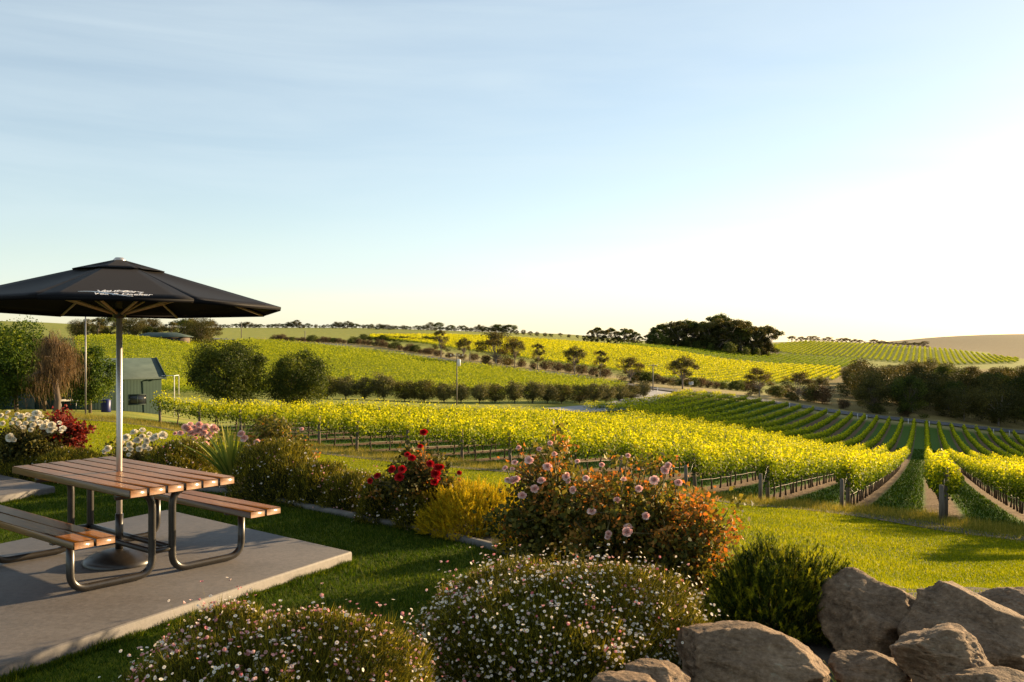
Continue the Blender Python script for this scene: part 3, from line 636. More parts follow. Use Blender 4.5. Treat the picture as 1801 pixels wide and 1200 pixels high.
for i, px in enumerate(range(640, 770, 11)):
    place_tree('bush', 0, px, 455, random.uniform(2, 3.6), f"dark green shrub in the second hedge beyond the road, {ordi(i + 1)} from left", 'shrub', 'dark hedge shrubs beyond the road', 1.3, 4)
for i, px in enumerate(range(770, 1080, 21)):
    Y = np.interp(px, [770, 900, 1080], [330, 312, 283]); place_tree('bush', 1, px, Y, random.uniform(1.8, 3.2), f"dry brown bush between the roadside gums, {ordi(i + 1)} from left", 'shrub', 'dry bushes under the roadside gums', 1.3, 4)
# olive line
oi = 0; px = 575.0
while px < 1146:
    Y = float(np.interp(px, *zip(*OLIVE))); h = 4.2 * random.uniform(.85, 1.12) if px < 760 else 3.9 * random.uniform(.88, 1.08)
    if 648 < px < 710: h *= 1.25
    oi += 1
    place_tree('olive', oi * 2 + oi // 3, px, Y, h, f"rounded grey-green olive tree in the line behind the vines, {ordi(oi)} from left", 'olive tree', 'olive trees behind the near vines', random.uniform(1.1, 1.35), 4)
    px += 3.5 * F / Y * random.uniform(.7, .95) * (1 if px < 1000 else .8)
# big shrubs and trees by the shed
def single(name, label, cat, px, Y, H_, W_, th_, ncl, nl, ls, mat, bark, **kw):
    o = build_tree(name, H_, W_, th_, ncl, nl, ls, mat, bark, **kw); o.location = W(px, Y, -.1); tag(o, label, cat); return o
def Ht(px, Y, ty): return float((HOR - ty) * Y / F + EYE - W(px, Y)[2])
single('dark_tree', 'large dark rounded tree behind the left end of the vines', 'tree', 402, 108, Ht(402, 108, 592), 10.6, 1.2, 46, 42000, .20, 'darktree', 'bark', flat=.95, low=.0, cr=(.14, .34), seed=21)
single('dark_tree', 'smaller dark tree right of the large rounded one', 'tree', 524, 114, Ht(524, 114, 617), 9.0, 1.0, 36, 30000, .20, 'darktree', 'bark', flat=.95, low=.0, cr=(.14, .36), seed=22)
single('leafy_tree', 'bushy green tree at the left edge over the shed', 'tree', 28, 62, Ht(28, 62, 566), 6.4, 2.2, 34, 30000, .15, 'greentree', 'bark', flat=.9, low=.12, cr=(.24, .36), seed=23)
single('leafy_tree', 'dark leafy tree behind the weeping bare tree', 'tree', 78, 64, Ht(78, 64, 590), 5.4, 2.0, 28, 20000, .15, 'darktree', 'bark', flat=.9, low=.12, cr=(.24, .36), seed=24)
single('leafy_tree', 'green tree hanging over the shed roof right of the bare tree', 'tree', 158, 63, Ht(158, 63, 598), 3.9, 2.0, 24, 15000, .14, 'greentree', 'bark', flat=1.0, low=.1, cr=(.24, .38), seed=25)
# weeping bare tree
rt = empty('weeping_tree', tuple(W(98, 58, -.1))); tag(rt, 'nearly bare tree with drooping brown twigs before the shed', 'tree')
t_ = MB(); c_ = MB(); p0 = W(98, 58, -.1); Hh = Ht(98, 58, 568)
tube(t_, [p0, p0 + [.1, 0, 1.0], p0 + [-.05, 0, 2.2]], [.26, .2, .17], 8)
for k in range(34):
    a = k * 2.4 + random.uniform(-.4, .4); rad = 1.15 * math.sqrt((k + .5) / 34) * random.uniform(.7, 1.15); top = p0 + [math.cos(a) * rad, math.sin(a) * rad, Hh * (.97 - .3 * (rad / 1.15) ** 2) * random.uniform(.6, 1)]
    mid = p0 + [math.cos(a) * rad * .4, math.sin(a) * rad * .4, 2.0 + (top[2] - p0[2] - 2.0) * .5]
    tube(t_, [p0 + [0, 0, 1.9], mid, top], [.08, .045, .014], 5, cap=False)
    for m2 in range(5):
        e_ = top + rng.normal(0, .35, 3); tube(t_, [mid * .4 + top * .6, (top + e_) / 2 + [0, 0, .08], e_], [.02, .012, .005], 4, cap=False)
        n = 60; tt = rng.random(n)[:, None]; st = mid * .3 + top * .7 + (e_ - mid * .3 - top * .7) * tt + rng.normal(0, .1, (n, 3))
        dr = np.stack([rng.normal(0, .6, n) + math.cos(a) * .3, rng.normal(0, .6, n) + math.sin(a) * .3, rng.normal(-.35, .6, n)], 1)
        blades(c_, st, rng.uniform(.12, .5, n), .02, dirs=dr)
    n = 60; st2 = top + rng.normal(0, .42, (n, 3)) + [0, 0, random.uniform(-1.1, -.1)]; blades(c_, st2, rng.uniform(.3, 1.1, n), .02, dirs=np.stack([rng.normal(0, .22, n), rng.normal(0, .12, n), -np.ones(n)], 1))
t_.build('trunk', M['bark'], rt, True); c_.build('crown', M['wisp'], rt)
print('trees done')

# ---------------------------------------------------------------- shed, house, poles, small stuff in the middle distance
ribm, nt, b = newmat('green corrugated steel')
t = N(nt, 'ShaderNodeTexCoord'); wv = N(nt, 'ShaderNodeTexWave'); wv.bands_direction = 'X'; wv.inputs['Scale'].default_value = 1.6; wv.inputs['Distortion'].default_value = 0; wv.wave_profile = 'SIN'
nt.links.new(t.outputs['Object'], wv.inputs['Vector'])
cc_ = mixc(nt, noise_out(nt, 1.2), (.018, .036, .029), (.026, .048, .039)); nt.links.new(cc_, b.inputs['Base Color']); b.inputs['Roughness'].default_value = .8; b.inputs['Specular IOR Level'].default_value = .1
bp = N(nt, 'ShaderNodeBump', Strength=.3, Distance=.02); nt.links.new(wv.outputs['Fac'], bp.inputs['Height']); nt.links.new(bp.outputs[0], b.inputs['Normal'])
M['roof'] = noise_mat('grey green roof sheet', [(.035, .055, .048), (.06, .085, .075)], 1.2, .7, .0, spec=.15)
# shed: local x along the eave, origin at right front corner
sa = math.atan2(.51, .86); ex = np.array([-.86, -.51]); ey = np.array([-.51, .86])
base = np.array([-26.9, 72.0]); zb = float(gz(*base)) - .05; wh = 3.0; LS = 13.5; DS = 7.5
shed = empty('shed', (base[0], base[1], zb)); tag(shed, 'green corrugated iron shed with grey pitched roof behind the trees', 'shed')
def SP(a, d, h): q = base + ex * a + ey * d; return np.array([q[0], q[1], zb + h])
rise = 1.25
m_ = MB(); V = [SP(0, 0, 0), SP(LS, 0, 0), SP(LS, DS, 0), SP(0, DS, 0), SP(0, 0, wh), SP(LS, 0, wh), SP(LS, DS, wh), SP(0, DS, wh), SP(0, DS / 2, wh + rise), SP(LS, DS / 2, wh + rise)]
m_.add(V, [(0, 1, 5, 4), (1, 2, 6, 5), (2, 3, 7, 6), (3, 0, 4, 7)], [(4, 8, 7), (5, 6, 9)])
# ribs as real raised seams
m_.build('wall', ribm, shed)
m_ = MB(); o_ = .25
r1 = [SP(-o_, -o_, wh - .08), SP(LS + o_, -o_, wh - .08), SP(LS + o_, DS / 2, wh + rise + .05), SP(-o_, DS / 2, wh + rise + .05), SP(LS + o_, DS + o_, wh - .08), SP(-o_, DS + o_, wh - .08)]
top_ = [p + np.array([0, 0, .06]) for p in r1]
m_.add(r1 + top_, [(0, 3, 2, 1), (3, 5, 4, 2), (6, 7, 8, 9), (9, 8, 10, 11), (0, 1, 7, 6), (4, 5, 11, 10), (0, 6, 9, 3), (3, 9, 11, 5), (1, 2, 8, 7), (2, 4, 10, 8)])
rf = m_.build('roof', M['roof'], shed)
m_ = MB(); tube(m_, [SP(-.3, -.32, wh - .12), SP(LS, -.32, wh - .12)], .07, 6); tube(m_, [SP(-.27, -.28, wh + .02), SP(-.27, DS / 2, wh + rise + .14)], .05, 6); m_.build('gutter', M['roof'], rf, origin=tuple(shed.location))
def shed_window(a, h, w, hh):
    m_ = MB(); rz = math.atan2(ex[1], ex[0])
    for da, dh, sw, sh in ((0, hh / 2, w, .07), (0, -hh / 2, w, .07), (-w / 2, 0, .07, hh), (w / 2, 0, .07, hh), (0, 0, .05, hh)): box(m_, SP(a + da, -.07, h + dh), (sw, .06, sh), rz)
    f = m_.build('window', M['roof'], shed); m_ = MB(); box(m_, SP(a, -.055, h), (w, .02, hh), rz); m_.build('pane', M['glass'], f, origin=tuple(shed.location))
shed_window(1.75, 1.3, 1.25, .75); shed_window(6.2, 1.55, 1.2, .8)
m_ = MB(); box(m_, SP(9.5, -.06, 1.0), (1.6, .05, 2.0), math.atan2(ex[1], ex[0])); m_.build('door', M['roof'], shed)
# white pipe frame
px_, Yp_ = 297, 73; fr = empty('pipe_frame', tuple(W(300, 72))); tag(fr, 'white pipe frame standing beside the right end of the shed', 'frame')
m_ = MB(); q = [W(284, 72), W(306, 72), W(314, 73)]; zt = EYE - 73 * 72 / F
tube(m_, smoothpath([[q[0][0], 72, zt], [q[1][0], 72, zt], [q[2][0], 73, zt], [q[2][0], 73, q[2][2]]], .1), .032, 6); tube(m_, [[q[1][0], 72, zt], [q[1][0], 72, q[1][2]]], .032, 6); m_.build('rail', M['white'], fr, True)
m_ = MB(); tube(m_, [W(186, 66) + [0, 0, 0], W(186, 66) + [0, 0, .05], W(186, 66) + [0, 0, .3], W(186, 66) + [0, 0, .88], W(186, 66) + [0, 0, .9]], [.3, .33, .31, .33, .3], 16); o = m_.build('barrel', M['bluebin'], None, True); tag(o, 'blue plastic barrel standing against the green shed', 'barrel')
m_ = MB(); box(m_, W(120, 65, .75), (1.3, .6, .12), .3, bev=.02)
tr_ = empty('trestle', tuple(W(120, 65))); tag(tr_, 'white topped trestle in front of the shed by the bare tree', 'trestle'); m_.build('top', M['white'], tr_)
for dx in (-.5, .5): m_ = MB(); tube(m_, [W(120, 65) + [dx, .1 * dx, 0], W(120, 65) + [dx, .1 * dx, .7]], .03, 6); m_.build('leg', M['wire'], tr_)
# eave corner of a roof at the far left edge
# low house beyond the left vineyard
hp = W(285, 292); hs = empty('house', tuple(hp)); tag(hs, 'long low house with grey roof behind the left vineyard', 'house')
m_ = MB(); box(m_, hp + [0, 0, 1.1], (15, 7, 2.2), .05); m_.build('wall', noise_mat('dark brick', [(.07, .05, .04), (.12, .09, .07)], 2, .9, 0), hs)
m_ = MB(); hx, hy = 8.3, 4.4
Vr = np.array([[-hx, -hy, 2.15], [hx, -hy, 2.15], [hx, hy, 2.15], [-hx, hy, 2.15], [-hx + 4, 0, 3.6], [hx - 4, 0, 3.6], [-hx, -hy, 2.28], [hx, -hy, 2.28], [hx, hy, 2.28], [-hx, hy, 2.28]]) + hp
m_.add(Vr, [(0, 3, 2, 1), (0, 1, 7, 6), (1, 2, 8, 7), (2, 3, 9, 8), (3, 0, 6, 9), (6, 7, 5, 4), (8, 9, 4, 5)], [(7, 8, 5), (9, 6, 4)]); m_.build('roof', M['roof'], hs)
for dx in (-6, -3.5, -1, 1.5, 4, 6.3): m_ = MB(); box(m_, hp + [dx, -3.53, 1.25], (1.1, .06, 1.0)); m_.build('window', M['glass'], hs)
# poles
def pole(px, Y, ty, label, cross=True, r_=.16, trans=False, mat='polewood'):
    b_ = W(px, Y); h = Ht(px, Y, ty); e = empty('power_pole' if cross else 'pole', tuple(b_)); tag(e, label, 'pole')
    m_ = MB(); tube(m_, [b_ + [0, 0, -.3], b_ + [0, 0, h * .5], b_ + [0, 0, h]], [r_, r_ * .9, r_ * .75], 8); m_.build('shaft', M[mat], e, True)
    if cross:
        m_ = MB(); box(m_, b_ + [0, -.2, h - .5], (2.2, .12, .14)); a = m_.build('crossarm', M['polewood'], e)
        for dx in (-.95, -.35, .35, .95):
            m_ = MB(); tube(m_, [b_ + [dx, -.2, h - .43], b_ + [dx, -.2, h - .36], b_ + [dx, -.2, h - .2]], [.05, .07, .04], 6); m_.build('insulator', M['white'], a, origin=tuple(e.location))
    if trans:
        m_ = MB(); tube(m_, [b_ + [.35, -.25, h - 2.1], b_ + [.35, -.25, h - 2.0], b_ + [.35, -.25, h - 1.1], b_ + [.35, -.25, h - 1.0]], [.2, .28, .28, .2], 10); m_.build('transformer', M['white'], e, True)
pole(803, 150, 621, 'grey power pole with transformer rising from the olive line', True, .10, True)
pole(1148, 238, 640, 'power pole with crossarm at the driveway junction')
pole(826, 300, 617, 'slim pale power pole across the road from the largest gum', False, .14)
pole(424, 420, 566, 'distant power pole on the left skyline', True, .2)
pole(536, 395, 582, 'distant slim pole above the road', False, .2)
pole(150, 57, 556, 'tall slim grey pole between the trees by the shed', False, .055, mat='wire')
for i, (px, Y) in enumerate([(451, 375), (593, 345), (708, 320), (1156, 236), (1257, 242), (1292, 243), (1388, 246), (1455, 249), (1508, 250), (1524, 250), (1597, 252), (1634, 251), (1675, 250), (1716, 249), (1747, 249), (1775, 249)]):
    b_ = W(px, Y); m_ = MB(); box(m_, b_ + [0, 0, .65], (.18, .1, 1.3), bev=.02); o = m_.build('guide_post', M['white']); tag(o, f"white guide post beside the road, {ordi(i + 1)} from the left", 'guide post', 'white posts along the road')
m_ = MB(); b_ = W(1215, 262); sg = empty('sign', tuple(b_)); tag(sg, 'small white sign on the bank right of the lone gum', 'sign')
box(m_, b_ + [0, 0, 1.7], (1.3, .06, .9), bev=.02); m_.build('panel', M['white'], sg); m_ = MB(); tube(m_, [b_, b_ + [0, .06, 2.0]], .05, 6); m_.build('post', M['wire'], sg)
# wire fence along the road: posts and rails as one fence each
fc = empty('fence', tuple(W(1300, 245))); tag(fc, 'thin wire fence running along the near side of the road', 'fence')
tab = [(p, np.interp(p, *zip(*ROAD)) - 5.5) for p in np.arange(1185, 1960, 18)]
mesh_fp = None
for i, (p, Y) in enumerate(tab):
    if mesh_fp is None: m_ = MB(); tube(m_, [[0, 0, 0], [0, 0, 1.25]], .06, 5); mesh_fp = m_.mesh('post', M['polewood'])
    child('post', mesh_fp, fc, W(p, Y))
m_ = MB()
for hh in (.5, .85, 1.15): tube(m_, [W(p, Y, hh) for p, Y in tab], .018, 3)
m_.build('wire', M['wire'], fc)

# ---------------------------------------------------------------- patio
def slab(name, corners, zt, zb_, mat, bev=.02):
    C = np.array(corners, float); cen = C.mean(0); ins = C + unit(cen - C) * bev * 1.4
    n = len(C); V = np.concatenate([np.c_[C, np.full(n, zb_)], np.c_[C, np.full(n, zt - bev)], np.c_[C + unit(cen - C) * bev * .4, np.full(n, zt - bev * .3)], np.c_[ins, np.full(n, zt)]])
    q = []
    for l in range(3):
        for i in range(n): j = (i + 1) % n; q.append((l * n + i, l * n + j, (l + 1) * n + j, (l + 1) * n + i))
    q.append(tuple(range(3 * n, 4 * n))); m_ = MB(); m_.add(V, q); return m_.build(name, mat)
cm, nt, b = newmat('patio concrete')
f1 = noise_out(nt, 1.1, 8, .6); f2 = noise_out(nt, 25, 8, .75); f3 = noise_out(nt, 220, 3)
base_ = ramp(nt, f1, [(.062, .058, .056), (.085, .077, .074), (.115, .102, .096)], [.35, .5, .68])
f4 = noise_out(nt, .5, 10, .75, (1, 2.2, 1)); base_ = mixc(nt, 1.0, base_, ramp(nt, f4, [(.62, .58, .54), (1, 1, 1), (1.0, .97, .93)], [.38, .5, .7]), 'MULTIPLY')
c = mixc(nt, .5, base_, ramp(nt, f2, [(.036, .034, .032), (.088, .08, .076), (.145, .128, .12)], [.3, .5, .72])); nt.links.new(c, b.inputs['Base Color']); b.inputs['Roughness'].default_value = .68
bp = N(nt, 'ShaderNodeBump', Strength=.35, Distance=.003); nt.links.new(f3, bp.inputs['Height']); bp2 = N(nt, 'ShaderNodeBump', Strength=.5, Distance=.02); nt.links.new(f1, bp2.inputs['Height']); nt.links.new(bp.outputs[0], bp2.inputs['Normal']); nt.links.new(bp2.outputs[0], b.inputs['Normal'])
SL = .11
eu = unit(np.array([-1.39 + 2.93, 8.14 - 5.37])); bk = unit(np.array([-3.69 + 1.39, 10.07 - 8.14]))
c1 = np.array([-1.39, 8.14]); c2 = np.array([-3.69, 10.07])
slab1 = [c1 - eu * 6.6, c1, c2, c2 - eu * 3.2 + bk * .02, c2 - eu * 3.2 + bk * 3.2 , c1 - eu * 6.6 + bk * 6.2]
so = slab('patio_slab', [c1 - eu * 6.8, c1, c2, c2 - eu * 6.8], SL, -.12, cm); tag(so, 'grey concrete slab under the picnic table', 'slab')
s2 = [Wxy(0, 0)] ; S2A = np.array([-5.65, 11.6]); s2u = unit(np.array([-.6, -.8])); s2b = unit(np.array([-1.3, 1.05]))
so = slab('patio_slab', [S2A - np.array([.33, .64]) * 2.0, S2A, S2A + s2b * 3.2, S2A + s2b * 3.2 - np.array([.33, .64]) * 3.2], SL, -.12, cm); tag(so, 'second grey concrete slab at the left edge behind the table', 'slab')

# ---------------------------------------------------------------- picnic table
TC = np.array([-3.24, 7.74]); LD = np.array([-.774, .634]); LD /= np.linalg.norm(LD); WD = np.array([-LD[1] * -1, -LD[0]]) ; WD = np.array([LD[1], -LD[0]])
TH = SL + .75
def TP(l, w, h): q = TC + LD * l + WD * w; return np.array([q[0], q[1], h])
wood, nt, b = newmat('varnished hardwood')
tcn = N(nt, 'ShaderNodeTexCoord'); mpn = N(nt, 'ShaderNodeMapping'); mpn.inputs['Rotation'].default_value = (0, 0, -math.atan2(LD[1], LD[0])); mpn.inputs['Scale'].default_value = (1, 1, 1)
mps = N(nt, 'ShaderNodeMapping'); mps.inputs['Scale'].default_value = (1.2, 22, 22); nt.links.new(tcn.outputs['Object'], mpn.inputs[0]); nt.links.new(mpn.outputs[0], mps.inputs[0])
nn = N(nt, 'ShaderNodeTexNoise', Scale=2.2, Detail=8.0, Roughness=.65, Distortion=.6); nt.links.new(mps.outputs[0], nn.inputs['Vector'])
cA = ramp(nt, nn.outputs['Fac'], [(.045, .016, .003), (.125, .047, .006), (.22, .09, .013)], [.3, .52, .75])
at = attrv(nt, 'tint'); cA = mixc(nt, at, cA, mixc(nt, .35, cA, (.16, .07, .03)))
nt.links.new(cA, b.inputs['Base Color']); b.inputs['Roughness'].default_value = .5; b.inputs['Specular IOR Level'].default_value = .12; b.inputs['Coat Weight'].default_value = .3; b.inputs['Coat Roughness'].default_value = .13
bp = N(nt, 'ShaderNodeBump', Strength=.25, Distance=.003); nt.links.new(nn.outputs['Fac'], bp.inputs['Height']); nt.links.new(bp.outputs[0], b.inputs['Normal'])
M['steel'] = noise_mat('dark painted tube steel', [(.014, .012, .010), (.028, .023, .018)], 14, .35, .15, bscale=60, bdist=.001, spec=.6)
table = empty('picnic_table', (TC[0], TC[1], SL)); tag(table, 'timber slat picnic table with attached benches and black tube frame', 'picnic table')
rzl = math.atan2(LD[1], LD[0])
TW = .135; gapw = .0135; n6 = 6
for k in range(n6):
    w = (k - 2.5) * (TW + gapw); m_ = MB(); box(m_, TP(0, w, TH - .03), (1.96 + random.uniform(-.006, .006), TW, .06), rzl, bev=.005, tint=random.random()); m_.build('table_slat', wood, table)
for sgn in (-1, 1):
    for k, w in enumerate((.635, .79)):
        m_ = MB(); box(m_, TP(0, sgn * w, SL + .45 - .0275), (2.02, .143, .055), rzl, bev=.005, tint=random.random()); m_.build('bench_slat', wood, table)
tr = .029; z0 = SL + tr + .002
for l in (-.66, .66):
    for sgn in (-1, 1):
        pth = smoothpath([TP(l, sgn * .38, TH - .06 - tr), TP(l, sgn * .085, TH - .06 - tr), TP(l, sgn * .085, z0), TP(l, sgn * .72, z0), TP(l, sgn * .72, SL + .45 - .055)], .13, 8)
        # the top run heads outward from the upright, so reorder: outer edge -> upright -> foot -> bench
        m_ = MB(); tube(m_, pth, tr, 12); m_.build('leg', M['steel'], table, True)
    m_ = MB(); tube(m_, [TP(l, -.085, SL + .2), TP(l, .085, SL + .2)], .022, 10); m_.build('tie_bar', M['steel'], table, True)
    m_ = MB(); box(m_, TP(l, 0, TH - .066), (.05, .80, .012), rzl); m_.build('bracket', M['steel'], table)
    for sgn in (-1, 1): m_ = MB(); box(m_, TP(l, sgn * .7125, SL + .389), (.05, .29, .012), rzl); m_.build('bracket', M['steel'], table)
for w in (-.085, .085): m_ = MB(); tube(m_, [TP(-.66, w, SL + .2), TP(.66, w, SL + .2)], .022, 10); m_.build('rail', M['steel'], table, True)

# ---------------------------------------------------------------- umbrella
fab, nt, b = newmat('black canopy cloth')
ff = noise_out(nt, 3, 6); ff2 = noise_out(nt, 220, 2)
nt.links.new(mixc(nt, ff, (.0055, .0055, .007), (.010, .0095, .011)), b.inputs['Base Color']); b.inputs['Roughness'].default_value = .6; b.inputs['Specular IOR Level'].default_value = .07; b.inputs['Sheen Weight'].default_value = .02; b.inputs['Sheen Roughness'].default_value = .3; b.inputs['Sheen Tint'].default_value = (1, .85, .65, 1)
bp = N(nt, 'ShaderNodeBump', Strength=.3, Distance=.004); nt.links.new(ff, bp.inputs['Height']); nt.links.new(bp.outputs[0], b.inputs['Normal'])
alu = noise_mat('brushed aluminium', [(.42, .37, .33), (.6, .54, .48)], 3, .32, .05, stretch=(6, 6, .4), metal=.65)
ribw = noise_mat('tan ribs', [(.42, .32, .2), (.55, .43, .28)], 5, .5, .1)
um = empty('umbrella', (TC[0], TC[1], SL)); tag(um, 'black octagonal market umbrella with white lettering through the table', 'umbrella')
U0 = np.array([TC[0], TC[1], 0.0])
m_ = MB(); tube(m_, [U0 + [0, 0, SL + .05], U0 + [0, 0, 1.0], U0 + [0, 0, 2.5]], .024, 20); m_.build('pole', alu, um, True)
m_ = MB(); tube(m_, [U0 + [0, 0, SL + .08], U0 + [0, 0, SL + .40]], .031, 16); m_.build('sleeve', M['steel'], um, True)
m_ = MB(); prof = [(.0, .115), (.05, .112), (.12, .10), (.2, .075), (.26, .045), (.285, .02), (.285, .001)]
na = 40; V = []; q = []
for i, (r_, h) in enumerate(prof):
    for j in range(na): a = j / na * 2 * math.pi; V.append([U0[0] + r_ * math.cos(a), U0[1] + r_ * math.sin(a), SL + h])
for i in range(len(prof) - 1):
    for j in range(na): k = (j + 1) % na; q.append((i * na + j, i * na + k, (i + 1) * na + k, (i + 1) * na + j))
m_.add(V, q); m_.build('base', M['steel'], um, True)
RAD = 1.335; ZR = EYE + .225; tilt = R(1.9)
az0 = math.atan2(-1.3, .53)                      # bearing of the panel facing the lens
def UP(a, r_, h):   # canopy point: angle, radius, height over the eye plane; slight lean away from the near side
    x = math.cos(a) * r_; y = math.sin(a) * r_
    return np.array([U0[0] + x, U0[1] + y, h - y * math.tan(tilt) * 1.0])
cor = [az0 - math.pi / 8 + k * math.pi / 4 for k in range(8)]
hr = lambda r_: EYE + .525 + (.22 - .525) * (r_ - .30) / (RAD - .30)
def canopy(mb, r0, r1, h0, h1, lift, nr=8, na_=8, sag=.0):
    for k in range(8):
        a0, a1 = cor[k], cor[k] + math.pi / 4; V = []
        for i in range(nr + 1):
            t = i / nr; r_ = r0 + (r1 - r0) * t; h = h0 + (h1 - h0) * t
            p, q_ = UP(a0, r_, h + lift), UP(a1, r_, h + lift)
            for j in range(na_ + 1):
                s = j / na_; v = p * (1 - s) + q_ * s
                if k != 0: v = v - np.array([0, 0, sag * math.sin(math.pi * s) * math.sin(math.pi * min(t * .9 + .1, 1)) ])
                V.append(v)
        q = [(i * (na_ + 1) + j, i * (na_ + 1) + j + 1, (i + 1) * (na_ + 1) + j + 1, (i + 1) * (na_ + 1) + j) for i in range(nr) for j in range(na_)]
        mb.add(V, q)
m_ = MB(); canopy(m_, .26, RAD, hr(.26), hr(RAD), 0, sag=.022)
# short hem fold
for k in range(8):
    a0, a1 = cor[k], cor[k] + math.pi / 4; p, q_ = UP(a0, RAD, hr(RAD)), UP(a1, RAD, hr(RAD)); p2, q2 = UP(a0, RAD - .006, hr(RAD) - .028), UP(a1, RAD - .006, hr(RAD) - .022)
    m_.add([p, q_, q2, p2], [(0, 1, 2, 3)])
can = m_.build('canopy', fab, um)
md = can.modifiers.new('thickness', 'SOLIDIFY'); md.thickness = .003
m_ = MB(); canopy(m_, .03, .375, EYE + .612, EYE + .515, 0, 4, 6, sag=.015)
vt = m_.build('vent_cap', fab, um); vt.modifiers.new('thickness', 'SOLIDIFY').thickness = .003
m_ = MB(); tube(m_, [U0 + [0, 0, EYE + .60], U0 + [0, 0, EYE + .612], U0 + [0, 0, EYE + .632]], [.05, .05, .03], 14); m_.build('finial', alu, um, True)
m_ = MB(); tube(m_, [U0 + [0, 0, EYE + .13], U0 + [0, 0, EYE + .14], U0 + [0, 0, EYE + .20], U0 + [0, 0, EYE + .21]], [.03, .05, .05, .03], 16); m_.build('hub', M['steel'], um, True)
for k in range(8):
    a = cor[k]; m_ = MB(); tube(m_, [UP(a, .04, hr(.1) - .02), UP(a, RAD - .02, hr(RAD) - .016)], .010, 6); rb = m_.build('rib', ribw, um, True)
    m_ = MB(); tube(m_, [UP(a, .05, EYE + .17), UP(a, .72, hr(.72) - .03)], .011, 6); m_.build('strut', ribw, rb, True, origin=tuple(um.location))
# lettering on the panel facing the lens
pm = UP(cor[0], RAD, hr(RAD)) * .5 + UP(cor[1], RAD, hr(RAD)) * .5; pt = UP(cor[0], .3, hr(.3)) * .5 + UP(cor[1], .3, hr(.3)) * .5
ux = UP(cor[1], RAD, hr(RAD)) - UP(cor[0], RAD, hr(RAD)); ux /= np.linalg.norm(ux); uy = (pt - pm); uy -= ux * uy.dot(ux); uy /= np.linalg.norm(uy); uz = np.cross(ux, uy)
lt = noise_mat('white print', [(.55, .55, .57), (.65, .65, .66)], 8, .7, 0)
tx_ = MB()
def text_at(txt, cx, cy, size, sx=1.0, rot=0.0):
    cu = bpy.data.curves.new('lettering', 'FONT'); cu.body = txt; cu.size = size; cu.align_x = 'CENTER'; cu.align_y = 'CENTER'; cu.extrude = .0006; cu.offset = .0005; cu.shear = .25
    o = bpy.data.objects.new('lettering', cu); COL.objects.link(o); bpy.context.view_layer.update()
    me = bpy.data.meshes.new_from_object(o); me.calc_loop_triangles()
    v = np.array([q_.co[:] for q_ in me.vertices]).reshape(-1, 3); tr_i = np.array([t_.vertices[:] for t_ in me.loop_triangles])
    bpy.data.objects.remove(o); bpy.data.curves.remove(cu); bpy.data.meshes.remove(me)
    c_, s_ = math.cos(rot), math.sin(rot); X = ux * c_ + uy * s_; Yv = -ux * s_ + uy * c_
    tx_.add(pm + ux * cx + uy * cy + uz * .0035 + v[:, :1] * sx * X + v[:, 1:2] * Yv + v[:, 2:] * uz, None, tr_i)
word = "Vautzers"
for i, ch in enumerate(word):
    t = (i - 3.5) / 3.5; text_at(ch, t * .135 + .015, .185 - .028 * t * t, .115 - .02 * abs(t), 1.0, -.16 * t)
text_at("Vea & Daeker", .03, .09, .085, .8)
tx_.build('lettering', lt, can, origin=tuple(um.location))
m_ = MB(); sw = []
for i in range(25):
    t = i / 24; sw.append(pm + ux * (-.26 + .36 * t) + uy * (.115 + .035 * math.sin(t * 4.2 + .5) - .05 * t) + uz * .004)
tube(m_, sw, np.concatenate([np.linspace(.002, .006, 12), np.linspace(.006, .002, 13)]), 5); m_.build('lettering_flourish', lt, can, origin=tuple(um.location))
print('furniture done')

# ---------------------------------------------------------------- garden bed
CURB = [(-60, 12.9), (120, 12.6), (250, 12.2), (400, 11.75), (545, 10.7), (640, 10.05), (720, 9.6), (800, 9.1), (900, 8.45), (950, 7.9), (985, 7.2), (1005, 6.5)]
cp = np.array([Wxy(p, Y) for p, Y in CURB]); L = np.concatenate([[0], np.cumsum(np.linalg.norm(np.diff(cp, axis=0), axis=1))]); s = np.arange(0, L[-1], .12)
cpS = np.stack([pchip(L, cp[:, 0], s), pchip(L, cp[:, 1], s)], 1)
# curb = long stone edging, a rounded bar
nrm = unit(np.gradient(cpS, axis=0)); nr2 = np.stack([nrm[:, 1], -nrm[:, 0]], 1); V = []; sec = [(-.05, -.05), (-.05, .035), (-.035, .05), (.035, .05), (.05, .035), (.05, -.05)]
for p, n_ in zip(cpS, nr2):
    for w_, h in sec: V.append([p[0] + n_[0] * w_, p[1] + n_[1] * w_, h + .0])
q = [(i * 6 + j, i * 6 + (j + 1) % 6, (i + 1) * 6 + (j + 1) % 6, (i + 1) * 6 + j) for i in range(len(cpS) - 1) for j in range(6)]
m_ = MB(); m_.add(V, q); o = m_.build('garden_edging', M['kerb']); tag(o, 'low dark edging strip between lawn and flower bed', 'edging')
# bed soil sheet from the curb back to the slope and round to the rocks
bd = []; back = np.array([.42, .9])
outer = np.array([Wxy(p, Y + 2.6) for p, Y in CURB]); outS = np.stack([pchip(L, outer[:, 0], s), pchip(L, outer[:, 1], s)], 1)
nb = 14; V = []
for i in range(len(cpS)):
    for j in range(nb):
        t = j / (nb - 1); p = cpS[i] * (1 - t) + outS[i] * t; p = p + nr2[i] * 0
        V.append([p[0], p[1], float(gz(p[0], p[1])) + .02 + .03 * math.sin(t * math.pi)])
q = [(i * nb + j, i * nb + j + 1, (i + 1) * nb + j + 1, (i + 1) * nb + j) for i in range(len(cpS) - 1) for j in range(nb - 1)]
m_ = MB(); m_.add(V, q); o = m_.build('garden_bed', M['soil'], None, True); tag(o, kind='structure')
V = []; xs = np.linspace(-.15, 5.8, 60); ys = np.linspace(3.0, 9.6, 60)
